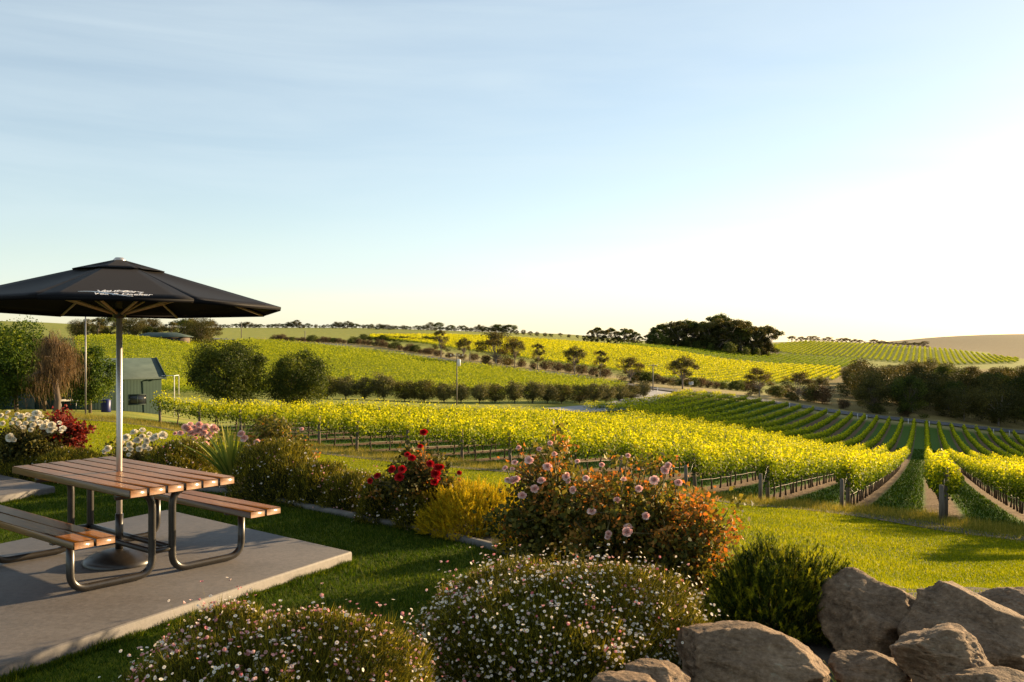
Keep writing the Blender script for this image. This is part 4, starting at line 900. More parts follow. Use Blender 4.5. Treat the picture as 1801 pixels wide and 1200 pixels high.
def bedlim(y): return np.interp(y, [3, 4.6, 5.6, 6.5, 7.2, 7.9, 8.4, 9.6], [-1.0, -.45, -.1, .42, .38, .25, .05, .4])
XX, Yy = np.meshgrid(np.linspace(0, 1, 60), ys, indexing='ij'); x0 = bedlim(Yy); XX = x0 + XX * (6.2 - x0)
ZZ = gz(XX, Yy) + .025 + .02 * np.sin(XX * 7) * np.sin(Yy * 6)
i, j = np.meshgrid(np.arange(59), np.arange(59), indexing='ij')
m_ = MB(); m_.add(np.stack([XX, Yy, ZZ], -1).reshape(-1, 3), np.stack([i * 60 + j, (i + 1) * 60 + j, (i + 1) * 60 + j + 1, i * 60 + j + 1], -1).reshape(-1, 4)); o = m_.build('garden_soil', M['soil'], None, True); tag(o, kind='structure')

def PP(px, py, Y): return np.array([(px - 900) * Y / F, Y, EYE - (py - HOR) * Y / F])
def bloom_mesh(mat, seed=0):
    r0 = np.random.default_rng(seed); m_ = MB()
    for ring, (n, tilt_, sz, h) in enumerate([(5, 1.25, .045, -.004), (5, .85, .04, .004), (5, .5, .034, .010), (4, .25, .026, .014)]):
        for k in range(n):
            a = k / n * 6.283 + ring * .6 + r0.random() * .3; d = np.array([math.cos(a), math.sin(a), 0]); sdv = np.array([-d[1], d[0], 0])
            out_ = d * math.sin(tilt_) + np.array([0, 0, 1]) * math.cos(tilt_); nrm_ = np.cross(sdv, out_); b0 = np.array([0, 0, h])
            V = [b0 - sdv * sz * .25, b0 + sdv * sz * .25, b0 + out_ * sz * .55 + sdv * sz * .62 - nrm_ * sz * .12, b0 + out_ * sz * 1.0 + sdv * sz * .3, b0 + out_ * sz * 1.0 - sdv * sz * .3, b0 + out_ * sz * .55 - sdv * sz * .62 - nrm_ * sz * .12, b0 + out_ * sz * .55 + nrm_ * sz * .12]
            m_.add(V, None, [(0, 1, 6), (1, 2, 6), (2, 3, 6), (3, 4, 6), (4, 5, 6), (5, 0, 6)], min(1, max(0, r0.normal(.55, .25))))
    return m_.mesh('bloom', mat, True)
BM = {k: [bloom_mesh(M[k], 5 + i) for i in range(3)] for k in ('r_white', 'r_pink', 'r_red')}
def rose_bush(name, label, cat, px, Y, w, h, leafmat, nleaf, ls, blooms=(), col='r_pink', bs=1.0, d=None, autumn=0.0, canes=16, low=.1, rb=None, cutoff=None, group=None):
    """blooms: list of (px, py) picture spots (all at the bush's own distance) or an int for a scatter"""
    base_ = W(px, Y); root = empty(name, tuple(base_)); tag(root, label, cat, group); d = d or w
    t_ = MB(); c_ = MB(); a_ = MB(); tips = []
    for k in range(canes):
        a = k * 2.4; rad = math.sqrt((k + .5) / canes); tip = base_ + [math.cos(a) * rad * w * .42, math.sin(a) * rad * d * .42, h * (1 - .35 * rad ** 2) * random.uniform(.55, 1.12)]
        mid = base_ + (tip - base_) * .5 + [rng.normal(0, .03), rng.normal(0, .03), h * .1]; tube(t_, [base_ + [math.cos(a) * .06, math.sin(a) * .06, -.03], mid, tip], [.012, .009, .004], 5, cap=False); tips.append(tip)
    n = nleaf; K = canes * 7; kc = np.array(tips)[rng.integers(0, canes, K)]; kt = rng.random(K) ** .55; foot = base_ + [0, 0, h * low]
    node = foot + (kc - foot) * kt[:, None] + rng.normal(0, 1, (K, 3)) * np.array([w * .085, d * .085, h * .05]); node[:, 2] = np.maximum(node[:, 2], base_[2] + .04)
    for k in range(0, K, 2): tube(t_, [foot + (kc[k] - foot) * kt[k] * .8, node[k]], [.005, .003], 4, cap=False)
    nau = rng.random(K) < autumn * np.clip((node[:, 2] - base_[2]) / h * 1.5 - .3, 0, 1)
    pick = rng.integers(0, K, n); sp_ = .035 + .022 * w; P = node[pick] + rng.normal(0, 1, (n, 3)) * np.array([sp_, sp_, sp_ * .8])
    P[:, 2] = np.maximum(P[:, 2], base_[2] + .02); hh = (P[:, 2] - base_[2]) / h; au = nau[pick] | (rng.random(n) < autumn * .06)
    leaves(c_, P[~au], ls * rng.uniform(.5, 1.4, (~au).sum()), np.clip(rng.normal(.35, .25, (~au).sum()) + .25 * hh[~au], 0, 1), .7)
    if au.sum(): leaves(a_, P[au], ls * rng.uniform(.6, 1.25, au.sum()), None, .65)
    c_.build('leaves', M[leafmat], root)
    if au.sum(): a_.build('autumn_leaves', M['rose_autumn'], root)
    if isinstance(blooms, int):
        sp = []
        for k in range(blooms):
            a = random.uniform(0, 6.28); el = random.uniform(.15, 1.0); rad = math.sqrt(max(0, 1 - (el * .9) ** 2))
            sp.append(base_ + [math.cos(a) * rad * w * .5, -abs(math.sin(a)) * rad * d * .48 if random.random() < .75 else math.sin(a) * rad * d * .45, h * (.45 + .55 * el)])
    else: sp = [PP(*b_[:2], Y - d * (b_[2] if len(b_) > 2 else .46)) for b_ in blooms]
    for k, p in enumerate(sp):
        dirv = Vector(p - (base_ + [0, 0, h * .4])).normalized() + Vector((rng.normal(0, .3), -.45 + rng.normal(0, .3), rng.normal(0.2, .25)))
        o = bpy.data.objects.new('bloom', BM[col][k % 3]); COL.objects.link(o); o.parent = root; o.location = Vector(p) - root.location
        o.rotation_euler = dirv.to_track_quat('Z', 'Y').to_euler(); s_ = bs * random.uniform(.6, 1.25); o.scale = (s_, s_ * random.uniform(.8, 1), s_ * random.uniform(.7, 1.1))
        q0 = min(tips, key=lambda t__: np.linalg.norm(t__ - p)); tube(t_, [q0 * .6 + (base_ + [0, 0, h * .5]) * .4, q0 * .3 + p * .7 + [0, 0, -.02], p + [0, 0, -.005]], [.005, .004, .003], 4, cap=False)
    t_.build('canes', M['twig'], root, True)
    return root
def daisy_mound(name, label, px, Y, w, h, nfol, nflow, fl=.018, d=None, group=None, stemh=.07, blen=.09, pinkness=.35, bw=.004):
    base_ = W(px, Y); root = empty(name, tuple(base_)); tag(root, label, 'daisy bush', group); d = d or w
    def surf(n, lo=.0):
        a = rng.random(n) * 6.283; ct = lo + (1 - lo) * rng.random(n); st_ = np.sqrt(1 - ct ** 2); dr = np.stack([np.cos(a) * st_, np.sin(a) * st_, ct], 1)
        lump = .98 + .10 * np.sin(a * 3 + px) * st_ + .07 * np.sin(a * 5 + 1.3) * st_ + .09 * np.exp(-((ct - .62) / .22) ** 2) + .05 * np.sin(ct * 9 + a * 2) + .04 * np.sin(a * 11 + ct * 17) * st_ + .03 * np.sin(a * 19 - ct * 23) * st_
        return dr, lump
    m_ = MB(); dr, lump = surf(nfol, -.15); depth = 1 - rng.random(nfol) ** 2.2 * .45
    P = base_ + dr * np.array([w / 2, d / 2, h]) * (lump * depth * .95)[:, None]; P[:, 2] = np.maximum(P[:, 2], base_[2] + .01)
    blades(m_, P, rng.uniform(.5, 1.2, nfol) * blen, bw * rng.uniform(.7, 1.6, nfol), dirs=unit(dr * .8 + rng.normal(0, .45, (nfol, 3)) + [0, 0, .55]), tint=np.clip(rng.normal(.4, .28, nfol), 0, 1))
    P2 = P[: nfol // 4]; leaves(m_, P2, blen * .38, None, .4)
    # dark woody core so the mound is closed
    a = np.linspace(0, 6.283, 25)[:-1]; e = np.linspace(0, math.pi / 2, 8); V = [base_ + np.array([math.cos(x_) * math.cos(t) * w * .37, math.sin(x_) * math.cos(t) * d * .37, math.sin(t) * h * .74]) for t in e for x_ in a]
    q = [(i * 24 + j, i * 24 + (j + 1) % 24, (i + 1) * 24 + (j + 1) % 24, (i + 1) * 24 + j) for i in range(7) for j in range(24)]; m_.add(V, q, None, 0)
    m_.build('foliage', M['daisy_leaf'], root)
    # stems and flower heads
    dr, lump = surf(nflow, -.1); aa = np.arctan2(dr[:, 1], dr[:, 0]); dn = np.sin(aa * 6 + dr[:, 2] * 9) * np.sin(aa * 11 - dr[:, 2] * 13 + px) + .5 * np.sin(aa * 23 + dr[:, 2] * 31)
    kp = rng.random(nflow) < np.clip(.62 + .5 * dn, .12, 1); dr, lump = dr[kp], lump[kp]; nflow = len(dr); long_ = rng.random(nflow) ** 6; sl = stemh * (.3 + long_ * 2.6)
    B = base_ + dr * np.array([w / 2, d / 2, h]) * (lump * (.97 - .2 * rng.random(nflow) ** 2))[:, None]; sdv = unit(dr * .6 + [0, 0, .9] + rng.normal(0, .25, (nflow, 3))); T = B + sdv * sl[:, None]
    m_ = MB(); blades(m_, B - sdv * .03, sl + .03, .0022, dirs=sdv, tint=.6); m_.build('stems', M['daisy_leaf'], root)
    f_ = MB(); c_ = MB(); nrm_ = unit(sdv + rng.normal(0, .35, (nflow, 3)) + [0, -.25, 0]); A = unit(np.cross(nrm_, rng.normal(size=(nflow, 3)))); Bv = np.cross(nrm_, A); k = 9; ang = np.arange(k) / k * 6.283
    sz = fl * rng.uniform(.6, 1.15, nflow); pk = rng.random(nflow) < pinkness; pt_ = np.where(pk, rng.uniform(.6, 1.0, nflow), rng.uniform(0, .45, nflow)); cup = np.where(pk, .55, .12) * rng.uniform(.5, 1.5, nflow)
    jag = 1 + .12 * (np.arange(k) % 2)
    ringv = T[:, None] + (A[:, None] * np.cos(ang)[None, :, None] + Bv[:, None] * np.sin(ang)[None, :, None]) * (sz[:, None] / 2 * jag[None])[..., None] + (nrm_ * (sz * cup)[:, None])[:, None]
    V = np.concatenate([T[:, None], ringv], 1).reshape(-1, 3); b0 = np.arange(nflow)[:, None] * (k + 1)
    tri = np.stack([np.broadcast_to(b0, (nflow, k)), b0 + 1 + np.arange(k)[None], b0 + 1 + (np.arange(k)[None] + 1) % k], -1).reshape(-1, 3)
    f_.add(V, None, tri, np.repeat(pt_, k + 1)); o = f_.build('flower_heads', M['petal_white'], root); tag(o, kind='stuff')
    ce = ~pk; kk = 6; an = np.arange(kk) / kk * 6.283; Tc = (T + nrm_ * (sz * (cup * .45 + .06))[:, None])[ce]; Ac, Bc = A[ce], Bv[ce]; r_ = (sz * .17)[ce]
    rv = Tc[:, None] + (Ac[:, None] * np.cos(an)[None, :, None] + Bc[:, None] * np.sin(an)[None, :, None]) * r_[:, None, None]
    V = rv.reshape(-1, 3); b0 = np.arange(len(Tc))[:, None] * kk
    tri = np.concatenate([np.stack([b0[:, 0], b0[:, 0] + i, b0[:, 0] + i + 1], -1) for i in range(1, kk - 1)]); c_.add(V, None, tri); o = c_.build('flower_centres', M['centre'], root); tag(o, kind='stuff')
    return root
M['centre'] = noise_mat('yellow flower centres', [(.5, .33, .02), (.65, .45, .03)], 8, .8, 0)
def feather_bush(name, label, px, Y, w, h, n_sp, mat, d=None, sl=.16, seed=0, needles=46, nl=.022):
    """dense bush of feathery sprays"""
    base_ = W(px, Y); root = empty(name, tuple(base_)); tag(root, label, 'shrub'); d = d or w; m_ = MB(); t_ = MB()
    a = rng.random(n_sp) * 6.283; ct = rng.uniform(-.1, 1, n_sp); st_ = np.sqrt(1 - ct ** 2); dr = np.stack([np.cos(a) * st_, np.sin(a) * st_, ct], 1)
    lump = 1 + .10 * np.sin(a * 3 + seed) * st_ + .08 * np.sin(a * 7 + seed) + .06 * np.sin(ct * 11 + a * 3)
    dep = 1 - rng.random(n_sp) ** 1.7 * .5; B = base_ + dr * np.array([w / 2, d / 2, h]) * (lump * dep * .9)[:, None]; B[:, 2] = np.maximum(B[:, 2], base_[2] + .03)
    D = unit(dr * .9 + [0, 0, .65] + rng.normal(0, .35, (n_sp, 3))); Ls = sl * rng.uniform(.5, 1.2, n_sp); sp_t = np.clip(rng.normal(.45, .25, n_sp), 0, 1)
    t = rng.random((n_sp, needles)); P = B[:, None] + D[:, None] * (t * Ls[:, None])[..., None]
    nd = unit(D[:, None] * .9 + rng.normal(0, .55, (n_sp, needles, 3))); P = P.reshape(-1, 3); nd = nd.reshape(-1, 3)
    blades(m_, P, nl * rng.uniform(.7, 1.3, len(P)), nl * .22, dirs=nd, tint=np.clip(np.repeat(sp_t, needles) + rng.normal(0, .12, len(P)), 0, 1))
    for k in range(20):
        i = k * (n_sp // 20); tube(t_, [base_, base_ * .5 + B[i] * .5 + [0, 0, -.03], B[i]], [.015, .01, .004], 4, cap=False)
    m_.build('foliage', M[mat], root); t_.build('branches', M['twig'], root); return root
def strap_plant(name, label, px, Y, n, ln, wd, mat, spread=.5, lift=0, droop=.35, cat='plant'):
    base_ = W(px, Y, lift); root = empty(name, tuple(base_)); tag(root, label, cat)
    for k in range(n):
        a = k * 2.4 + random.random() * .5; ou = spread * math.sqrt((k + .5) / n) * random.uniform(.7, 1.15); l_ = ln * random.uniform(.65, 1.05)
        d0 = np.array([math.cos(a) * ou, math.sin(a) * ou, 1.0]); d0 /= np.linalg.norm(d0); sdv = np.array([-math.sin(a), math.cos(a), 0]); V = []; S = 8
        tw = random.uniform(-.6, .6)
        for i in range(S + 1):
            t = i / S; c_ = base_ + d0 * l_ * t + np.array([math.cos(a), math.sin(a), 0]) * l_ * droop * ou * t * t - np.array([0, 0, 1]) * l_ * droop * ou * t ** 2.5 * .7
            w_ = wd * (math.sin(math.pi * min(.12 + t * .88, 1)) ** .6) * (1 - t * .35) / 2 + .001
            s2_ = sdv * math.cos(tw * t) + np.array([0, 0, 1]) * math.sin(tw * t); V += [c_ - s2_ * w_, c_ + np.cross(s2_, d0) * w_ * .35, c_ + s2_ * w_]
        q = [x for i in range(S) for x in ((i * 3, i * 3 + 1, i * 3 + 4, i * 3 + 3), (i * 3 + 1, i * 3 + 2, i * 3 + 5, i * 3 + 4))]
        m_ = MB(); m_.add(V, q, None, random.random()); m_.build('leaf', M[mat], root, True)
    return root
# foreground daisy mounds
daisy_mound('daisy_bush', 'golden lit mound of small pink and white daisies at bottom left of centre', 466, 3.7, 1.46, .90, 200000, 14500, .0140, d=1.1, stemh=.045, blen=.06, bw=.003, pinkness=.5)
daisy_mound('daisy_bush', 'broad shaded mound of white daisies at bottom centre', 975, 4.9, 1.74, .79, 150000, 12500, .0155, d=1.15, stemh=.055, blen=.06, bw=.0035, pinkness=.22)
daisy_mound('daisy_bush', 'low spread of tiny white daisies between rocks and dark shrub', 1185, 5.0, .75, .40, 9000, 900, .014, d=.8, stemh=.03, pinkness=.1)
# bed daisies
for px, Y, w, h, nf, nw, lab in [(488, 11.5, 1.15, .72, 26000, 520, 'tall daisy mound behind the right bench end'), (560, 11.1, .8, .5, 13000, 300, 'pale golden daisy mound right of the tall one'),
    (620, 10.75, .75, .42, 12000, 330, 'low daisy mound in the middle of the bed'), (680, 10.15, .7, .48, 12000, 360, 'dark daisy mound under the red roses'),
    (315, 12.6, 1.0, .55, 22000, 700, 'dome of daisies directly behind the picnic table'), (120, 12.9, .95, .42, 13000, 160, 'low bronze daisy mound left of the umbrella pole'), (40, 12.9, .9, .3, 9000, 120, 'low shaded daisy mound under the big white rose'), (735, 9.75, .55, .40, 9000, 260, 'small daisy mound touching the golden shrub')]:
    daisy_mound('daisy_bush', lab, px, Y, w, h, nf, nw, .02, stemh=.05, blen=.07, bw=.007, pinkness=.3)
feather_bush('golden_shrub', 'bright golden feathery shrub in the bed', 830, 9.5, 1.30, .48, 3800, 'golden', d=1.0, sl=.085, seed=1)
feather_bush('golden_shrub', 'small yellow green shrub against the edging below the pink roses', 925, 8.6, .55, .36, 1100, 'golden', sl=.08, seed=3)
feather_bush('dark_shrub', 'dark green feathery shrub beside the boulders', 1365, 6.3, 1.08, .56, 4200, 'juniper', d=.9, sl=.10, seed=2, nl=.024)
strap_plant('cordyline', 'spiky green and gold strap leaved plant behind the table', 407, 12.1, 70, .95, .045, 'flax', .75, .05)
strap_plant('grass_clump', 'thin straw coloured strap leaves right of the orange rose', 1290, 7.7, 9, .75, .012, 'flax', .7, .02)
strap_plant('red_flax', 'red pointed leaves sticking up before the long boulder', 1428, 3.6, 3, .52, .022, 'flax_red', .35, .08, .1)
strap_plant('red_flax', 'red pointed leaves in front of the middle boulders', 1535, 3.6, 3, .60, .024, 'flax_red', .35, .08, .1)
strap_plant('red_flax', 'red pointed leaf before the right hand boulder', 1690, 3.6, 2, .62, .024, 'flax_red', .3, .08, .1)
# roses
wb = [(12, 735), (25, 738), (38, 733), (48, 730), (60, 736), (72, 733), (82, 742), (90, 748), (5, 745), (20, 746), (33, 745), (45, 745), (58, 748), (70, 744), (88, 756), (104, 744), (110, 754), (96, 754), (14, 726), (30, 729), (64, 728), (52, 738), (18, 770), (24, 774), (-10, 740), (2, 731), (78, 752), (107, 758), (40, 752), (54, 756)]
rose_bush('rose_bush', 'large white rose bush at the left edge', 'rose bush', 42, 13.1, 1.15, .82, 'rose_leaf_dark', 9000, .045, wb, 'r_white', 1.25, d=.9, canes=22)
rose_bush('red_leaf_shrub', 'dark red leaved shrub right of the big white rose', 'shrub', 108, 13.6, .95, .92, 'redleaf', 6500, .05, (), canes=18, low=.25)
rose_bush('rose_bush', 'white rose bush right of the umbrella pole', 'rose bush', 240, 13.3, .95, .50, 'rose_leaf', 4200, .045, [(214, 778), (222, 770), (228, 782), (236, 762), (243, 775), (250, 768), (262, 764), (268, 772), (230, 790), (245, 790), (255, 785), (262, 790), (220, 790), (274, 768), (238, 776), (250, 758), (190, 790), (184, 794), (226, 800), (212, 768), (286, 766), (258, 776)], 'r_white', 1.2, canes=14)
rose_bush('rose_bush', 'pink rose bush left of the spiky plant', 'rose bush', 345, 13.2, .72, .62, 'rose_leaf', 4000, .045, [(326, 752), (334, 748), (342, 752), (350, 748), (356, 756), (362, 752), (374, 754), (379, 757), (345, 760), (354, 766), (366, 768), (343, 772), (308, 763), (317, 763), (330, 757), (349, 757), (359, 762), (371, 762), (337, 764), (360, 783)], 'r_pink', 1.35, canes=14)
rose_bush('rose_bush', 'tall pale pink rose bush behind the tall daisy mound', 'rose bush', 490, 12.4, 1.0, .98, 'rose_leaf', 6000, .045, [(530, 755), (475, 792), (480, 797), (498, 783), (430, 772), (452, 778), (488, 796), (470, 800), (445, 787), (424, 764), (505, 790), (462, 796)], 'r_pink', 1.15, autumn=.35, canes=14, low=.2)
rose_bush('rose_bush', 'red rose bush with one tall bloom in the middle of the bed', 'rose bush', 735, 9.9, .88, .78, 'rose_leaf_dark', 4600, .05, [(745, 761), (716, 800), (724, 806), (690, 826), (707, 826), (702, 840), (664, 838), (651, 846), (768, 824), (775, 822), (770, 842), (807, 832), (766, 834), (739, 786), (764, 848), (756, 816)], 'r_red', 1.05, autumn=.25, canes=18, low=.15)
rose_bush('orange_rose', 'slender orange leaved rose cane under the tallest red bloom', 'rose bush', 741, 9.8, .26, 1.0, 'rose_leaf', 700, .045, (), autumn=1.0, canes=5, low=.3)
rose_bush('orange_rose', 'slender rose cane standing behind the golden shrub', 'rose bush', 800, 10.0, .22, .62, 'rose_leaf', 500, .04, (), autumn=.7, canes=5, low=.3)
rose_bush('rose_bush', 'big pink rose bush left of the orange leaved roses', 'rose bush', 960, 7.7, 1.0, 1.12, 'rose_leaf', 9000, .044, [(948, 791), (901, 826), (905, 814), (888, 824), (892, 845), (903, 846), (908, 843), (995, 840), (998, 846), (952, 846), (975, 800), (912, 788), (967, 780), (996, 835), (930, 810), (940, 860), (962, 822), (918, 872)], 'r_pink', .74, autumn=.30, canes=30, low=.05)
rose_bush('rose_bush', 'tall orange leaved rose bush at the centre of the bed', 'rose bush', 1090, 7.2, 1.12, 1.02, 'rose_leaf', 10000, .043, [(1104, 802), (1172, 822), (1168, 828), (1175, 818), (1096, 845), (1068, 945), (1104, 928), (1182, 1020), (1070, 939), (1008, 862), (1030, 842), (1058, 818), (1123, 860), (1150, 845), (1085, 880), (1192, 850), (1015, 812), (1040, 900), (1135, 908)], 'r_pink', .74, autumn=.55, canes=34, low=.05)
rose_bush('rose_bush', 'orange and green rose bush at right end of the roses', 'rose bush', 1205, 6.9, .85, .86, 'rose_leaf', 6000, .042, [(1103, 936)], 'r_pink', .9, autumn=.75, canes=26, low=.05)
print('garden done')

# ---------------------------------------------------------------- boulders
rk, nt, b = newmat('weathered granite')
r1 = noise_out(nt, 3.5, 9, .65); r2 = noise_out(nt, 38, 8, .75); r3 = noise_out(nt, 9, 6, .6, (1, 1, 3))
c = ramp(nt, r1, [(.045, .028, .015), (.155, .098, .055), (.31, .215, .135)], [.32, .5, .7]); c = mixc(nt, .45, c, ramp(nt, r2, [(.035, .022, .013), (.18, .118, .07), (.40, .285, .19)], [.32, .52, .7]))
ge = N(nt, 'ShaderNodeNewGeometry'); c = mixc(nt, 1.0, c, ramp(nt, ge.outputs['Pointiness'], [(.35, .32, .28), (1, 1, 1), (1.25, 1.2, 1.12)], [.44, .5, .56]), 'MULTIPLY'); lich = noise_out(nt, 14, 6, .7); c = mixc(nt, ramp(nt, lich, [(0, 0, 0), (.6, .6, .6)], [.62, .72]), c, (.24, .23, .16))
nt.links.new(c, b.inputs['Base Color']); b.inputs['Roughness'].default_value = .88; b.inputs['Specular IOR Level'].default_value = .25
b1 = N(nt, 'ShaderNodeBump', Strength=.7, Distance=.012); nt.links.new(r2, b1.inputs['Height']); b2_ = N(nt, 'ShaderNodeBump', Strength=.7, Distance=.05); nt.links.new(r3, b2_.inputs['Height']); nt.links.new(b1.outputs[0], b2_.inputs['Normal']); nt.links.new(b2_.outputs[0], b.inputs['Normal'])
import bmesh
def rock(label, cpx, cpy, Y, size, rot=(0, 0, 0), seed=0, amp=.16, sq=.75, horns=()):
    bm = bmesh.new(); bmesh.ops.create_icosphere(bm, subdivisions=6, radius=1.0)
    P = np.array([v.co[:] for v in bm.verts]); P = np.sign(P) * np.abs(P) ** sq
    r0 = np.random.default_rng(seed + 50); pn = unit(r0.normal(size=(22, 3))); pd = r0.uniform(.70, 1.02, 22); dt = P @ pn.T; k_ = np.min(np.where(dt > 1e-3, pd[None] / np.maximum(dt, 1e-3), 9), axis=1); P = P * np.minimum(k_, 1.0)[:, None]
    out_ = []
    so_ = Vector((seed * 7.3, seed * 3.1, seed * 1.7))
    for p in P:
        v = Vector(p); n1_ = mnoise.fractal(v * .9 + so_, 1.0, 2.0, 3); n2_ = mnoise.ridged_multi_fractal(v * 1.6 + so_, .9, 2.1, 4, 1.0, 2.0); n3_ = mnoise.fractal(v * 6 + so_, .9, 2.2, 4)
        n4_ = mnoise.ridged_multi_fractal(Vector((v.x * 2.2, v.y * 2.2, v.z * 5.5)) + so_, .8, 2.1, 4, 1.0, 2.0)
        f = 1.08 + amp * n1_ * .9 + amp * .32 * (n2_ - 1.2) + .024 * n3_ - .05 * max(0, n4_ - 1.25)
        q_ = p * f
        for (hx, hy, hz, hr_, ha) in horns:
            dd = ((p[0] - hx) ** 2 + (p[1] - hy) ** 2 + (p[2] - hz) ** 2) / hr_ ** 2; q_ = q_ + np.array([0, 0, ha * math.exp(-dd)])
        out_.append(q_)
    P = np.array(out_) * np.array(size)
    Rm = np.array(Matrix.Rotation(rot[2], 3, 'Z') @ Matrix.Rotation(rot[1], 3, 'Y') @ Matrix.Rotation(rot[0], 3, 'X')); P = P @ Rm.T
    ctr = PP(cpx, cpy, Y)
    for i, v in enumerate(bm.verts): v.co = P[i]
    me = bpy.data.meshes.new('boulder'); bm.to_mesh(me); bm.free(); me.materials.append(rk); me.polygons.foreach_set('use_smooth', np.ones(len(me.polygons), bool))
    o = bpy.data.objects.new('boulder', me); COL.objects.link(o); o.location = ctr; tag(o, label, 'boulder', 'boulders at bottom right'); return o
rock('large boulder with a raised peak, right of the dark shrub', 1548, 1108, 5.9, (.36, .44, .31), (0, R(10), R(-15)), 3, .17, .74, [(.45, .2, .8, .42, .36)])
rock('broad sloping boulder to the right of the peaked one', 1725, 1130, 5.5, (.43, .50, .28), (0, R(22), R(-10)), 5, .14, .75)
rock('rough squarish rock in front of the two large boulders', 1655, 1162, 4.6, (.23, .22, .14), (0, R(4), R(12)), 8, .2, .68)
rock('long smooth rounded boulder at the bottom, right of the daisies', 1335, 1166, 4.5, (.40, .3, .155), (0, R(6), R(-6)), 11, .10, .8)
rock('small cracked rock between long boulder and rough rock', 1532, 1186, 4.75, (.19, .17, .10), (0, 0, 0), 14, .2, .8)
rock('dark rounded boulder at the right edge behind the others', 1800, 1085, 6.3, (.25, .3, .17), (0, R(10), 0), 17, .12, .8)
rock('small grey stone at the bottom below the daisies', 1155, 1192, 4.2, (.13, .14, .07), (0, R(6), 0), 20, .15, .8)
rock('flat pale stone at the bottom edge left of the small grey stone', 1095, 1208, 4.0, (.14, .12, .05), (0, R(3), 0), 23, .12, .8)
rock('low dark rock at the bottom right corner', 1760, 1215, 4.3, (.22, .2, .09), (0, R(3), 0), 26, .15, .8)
for px, Y, nn_, lab in ((1478, 5.2, 16, 'small green tuft between the long and the peaked boulder'), (1592, 4.9, 14, 'small green tuft behind the squarish rough rock'), (1235, 4.35, 14, 'small green tuft left of the long smooth boulder'), (1600, 6.9, 18, 'low weed on top behind the peaked boulder')):
    strap_plant('weed', lab, px, Y, nn_, .2, .012, 'flax', .9, .0, .5)
print('rocks done')

for x, y, h_, vi, lab in ((21.0, 27.0, 6.0, 1, 'unseen gum tree added to shadow the lawn, nearer one of the pair'), (27.0, 36.0, 8.0, 0, 'unseen gum tree added to shadow the lawn, farther one of the pair')):  # out of view; added to throw shadow streaks across the lawn
    place_tree('euc', vi, 900 + F * x / y, y, h_, lab, 'tree', 'unseen gum trees added to shadow the lawn', .75)
# ---------------------------------------------------------------- grass
def inpoly(x, y, poly):
    c = np.zeros(len(x), bool); n = len(poly)
    for i in range(n):
        x1, y1 = poly[i]; x2, y2 = poly[(i + 1) % n]
        k = ((y1 > y) != (y2 > y)) & (x < (x2 - x1) * (y - y1) / (y2 - y1 + 1e-12) + x1); c ^= k
    return c
PS1 = [c1 - eu * 6.8, c1, c2, c2 - eu * 6.8]; PS2 = [S2A - np.array([.33, .64]) * 2.0, S2A, S2A + s2b * 3.2, S2A + s2b * 3.2 - np.array([.33, .64]) * 3.2]
lawnpoly = [tuple(p) for p in cpS[::4]] + [(.3, 6.0), (-.1, 5.2), (-.3, 4.6), (-.6, 3.4), (-1.6, 3.0), (-3.2, 3.2), (-8.5, 9), (-8.5, 12.9)]
n = 420000; x = rng.uniform(-8, .8, n); y = 3.2 + 9.8 * rng.random(n) ** 1.25
ok = inpoly(x, y, lawnpoly) & ~inpoly(x, y, PS1) & ~inpoly(x, y, PS2) & (900 + F * x / y > -60); x, y = x[ok], y[ok]
m_ = MB(); ht = .028 + .02 * rng.random(len(x)) + .01 * np.sin(x * 5 + y * 3) * np.sin(y * 7); blades(m_, np.stack([x, y, gz(x, y) - .002], 1), ht, .0045 + y * .0003, .55, tint=np.clip(rng.normal(.4, .22, len(x)) + .12 * np.sin(x * 3.1 + 1) * np.sin(y * 2.3), 0, 1)); o = m_.build('lawn_grass', M['grass']); tag(o, 'short mown lawn around the patio slab', 'grass', kind='stuff')
m_ = MB()
for A0, A1 in ((c1 - eu * 6.8, c1), (c1, c2), (c2 - eu * 3.2, c2), (S2A - np.array([.33, .64]) * 2.0, S2A)):
    d_ = A1 - A0; L_ = np.linalg.norm(d_); nn_ = int(1500 * L_); nv_ = np.array([d_[1], -d_[0]]) / L_; mid_ = sum(PS1) / 4 if A0 is not A1 else 0
    if np.dot((A0 + A1) / 2 + nv_ * .1 - (np.mean(PS1, axis=0) if A1 is not S2A else np.mean(PS2, axis=0)), nv_) < 0: nv_ = -nv_
    t_r = rng.random(nn_); off_ = np.abs(rng.normal(0, .025, nn_)) + .002; q_ = A0 + d_ * t_r[:, None] + nv_ * off_[:, None]
    cl_ = .5 + .5 * np.sin(t_r * L_ * 7) * np.sin(t_r * L_ * 17 + 1)
    blades(m_, np.c_[q_, np.zeros(nn_)], .035 + .06 * rng.random(nn_) * cl_, .006, .5, tint=np.clip(rng.normal(.5, .25, nn_), 0, 1))
o = m_.build('edge_grass', M['grass']); tag(o, 'longer grass fringe along the edges of the concrete slabs', 'grass', kind='stuff')
# far lawn on the slope beyond the bed
n = 330000; px = rng.uniform(-60, 1870, n); PCs = np.interp(px, *zip(*PATHC)); lo = np.interp(px, [0, 400, 600, 800, 1000, 1300, 1801], [15.5, 14, 13.2, 12, 11, 9.2, 8.2])
Y = lo + (PCs - .7 - lo) * rng.random(n) ** .8; x = (px - 900) * Y / F
m_ = MB(); pat = np.sin(x * .9 + Y * .4) * np.sin(Y * .8 - x * .3); blades(m_, np.stack([x, Y, gz(x, Y) - .004], 1), (.035 + .03 * rng.random(n)) * (1 + .25 * pat), .006 + Y * .0009, .6, tint=np.clip(rng.normal(.45, .22, n) + .15 * pat, 0, 1)); o = m_.build('slope_grass', M['grass_far']); tag(o, 'mown lawn sloping down to the dirt track', 'grass', kind='stuff')
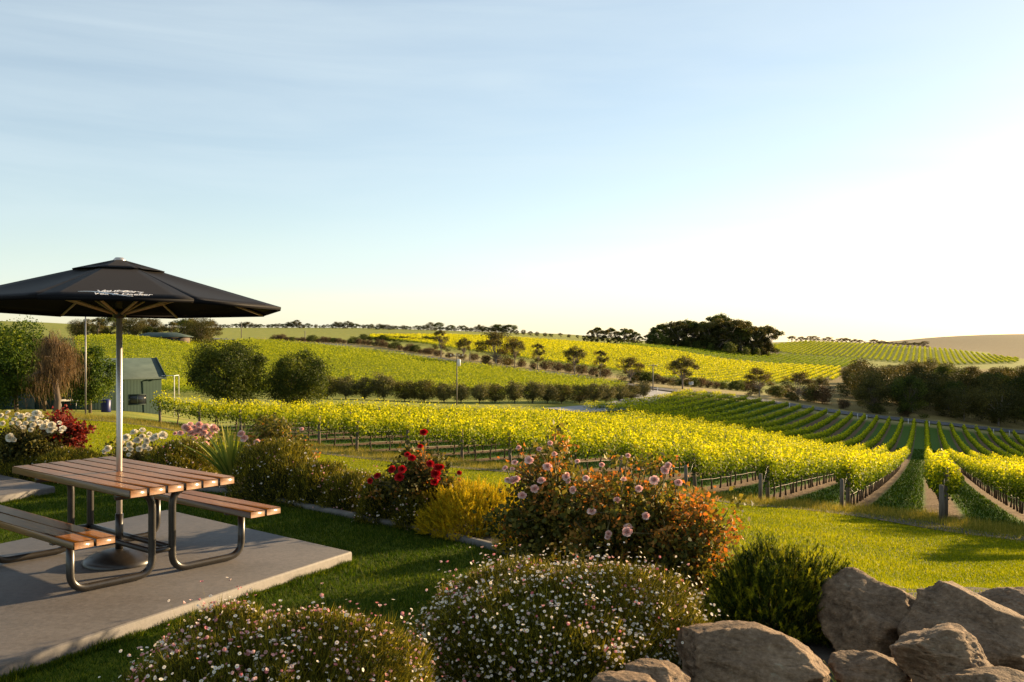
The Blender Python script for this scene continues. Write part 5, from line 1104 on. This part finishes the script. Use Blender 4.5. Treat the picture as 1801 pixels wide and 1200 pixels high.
# long rough grass between track and rows, and along row strips
n = 60000; px = rng.uniform(-60, 1860, n); A_ = np.interp(px, *zip(*PATHC)) + .55; B_ = np.interp(px, *zip(*HEAD)) + .9; Y = A_ + (B_ - A_) * rng.random(n) ** .9; x = (px - 900) * Y / F
cl = (np.sin(x * 2.3) * np.sin(Y * 1.9 + x) + 1) / 2; keep = rng.random(n) < .35 + .65 * cl; x, Y, cl = x[keep], Y[keep], cl[keep]
m_ = MB(); blades(m_, np.stack([x, Y, gz(x, Y) - .01], 1), .10 + .22 * rng.random(len(x)) * (.5 + cl), .014, .4, tint=np.clip(rng.normal(.45, .28, len(x)), 0, 1)); o = m_.build('rough_grass', M['drygrass']); tag(o, 'long rough grass along the foot of the vine rows', 'grass', kind='stuff')
n = 13000; px = rng.uniform(-60, 1860, n); q_ = rng.normal(0, .16, n) + np.where(rng.random(n) < .45, 0, rng.choice([-.72, .72], n)); Y = np.interp(px, *zip(*PATHC)) + q_ * 1.15; x = (px - 900) * Y / F
kp = np.sin(x * 1.3) * np.sin(x * .47 + 1) + rng.normal(0, .5, n) > -.5; x, Y = x[kp], Y[kp]
m_ = MB(); blades(m_, np.stack([x, Y, gz(x, Y) + .02], 1), .05 + .10 * rng.random(len(x)), .022, .6, tint=np.clip(rng.normal(.3, .2, len(x)), 0, 1)); o = m_.build('track_grass', M['drygrass']); tag(o, 'grass growing along the middle and edges of the dirt track', 'grass', kind='stuff')
# vineyard alley grass near
m_ = MB()
n = 420000; o_ = rng.uniform(-45, 14, n); s = 22 + 170 * rng.random(n) ** 1.9
x = o_ * NV[0] + s * DV[0]; Y = o_ * NV[1] + s * DV[1]; fr_ = np.abs(np.mod(o_ - .57 + 1.5 + 300, 3.0) - 1.5)
ok = (Y > np.interp(900 + F * x / np.maximum(Y, 1), *zip(*HEAD))) & (fr_ > .62) & (900 + F * x / np.maximum(Y, 1) < 1850) & (Y > 20); x, Y = x[ok], Y[ok]
blades(m_, np.stack([x, Y, gz(x, Y) - .01], 1), .05 + .12 * rng.random(len(x)), .02 + Y * .0006, .5, tint=np.clip(rng.normal(.3, .2, len(x)), 0, 1)); o = m_.build('alley_grass', M['grass']); tag(o, 'green grass growing in the alleys between the vine rows', 'grass', kind='stuff')
print('all done')
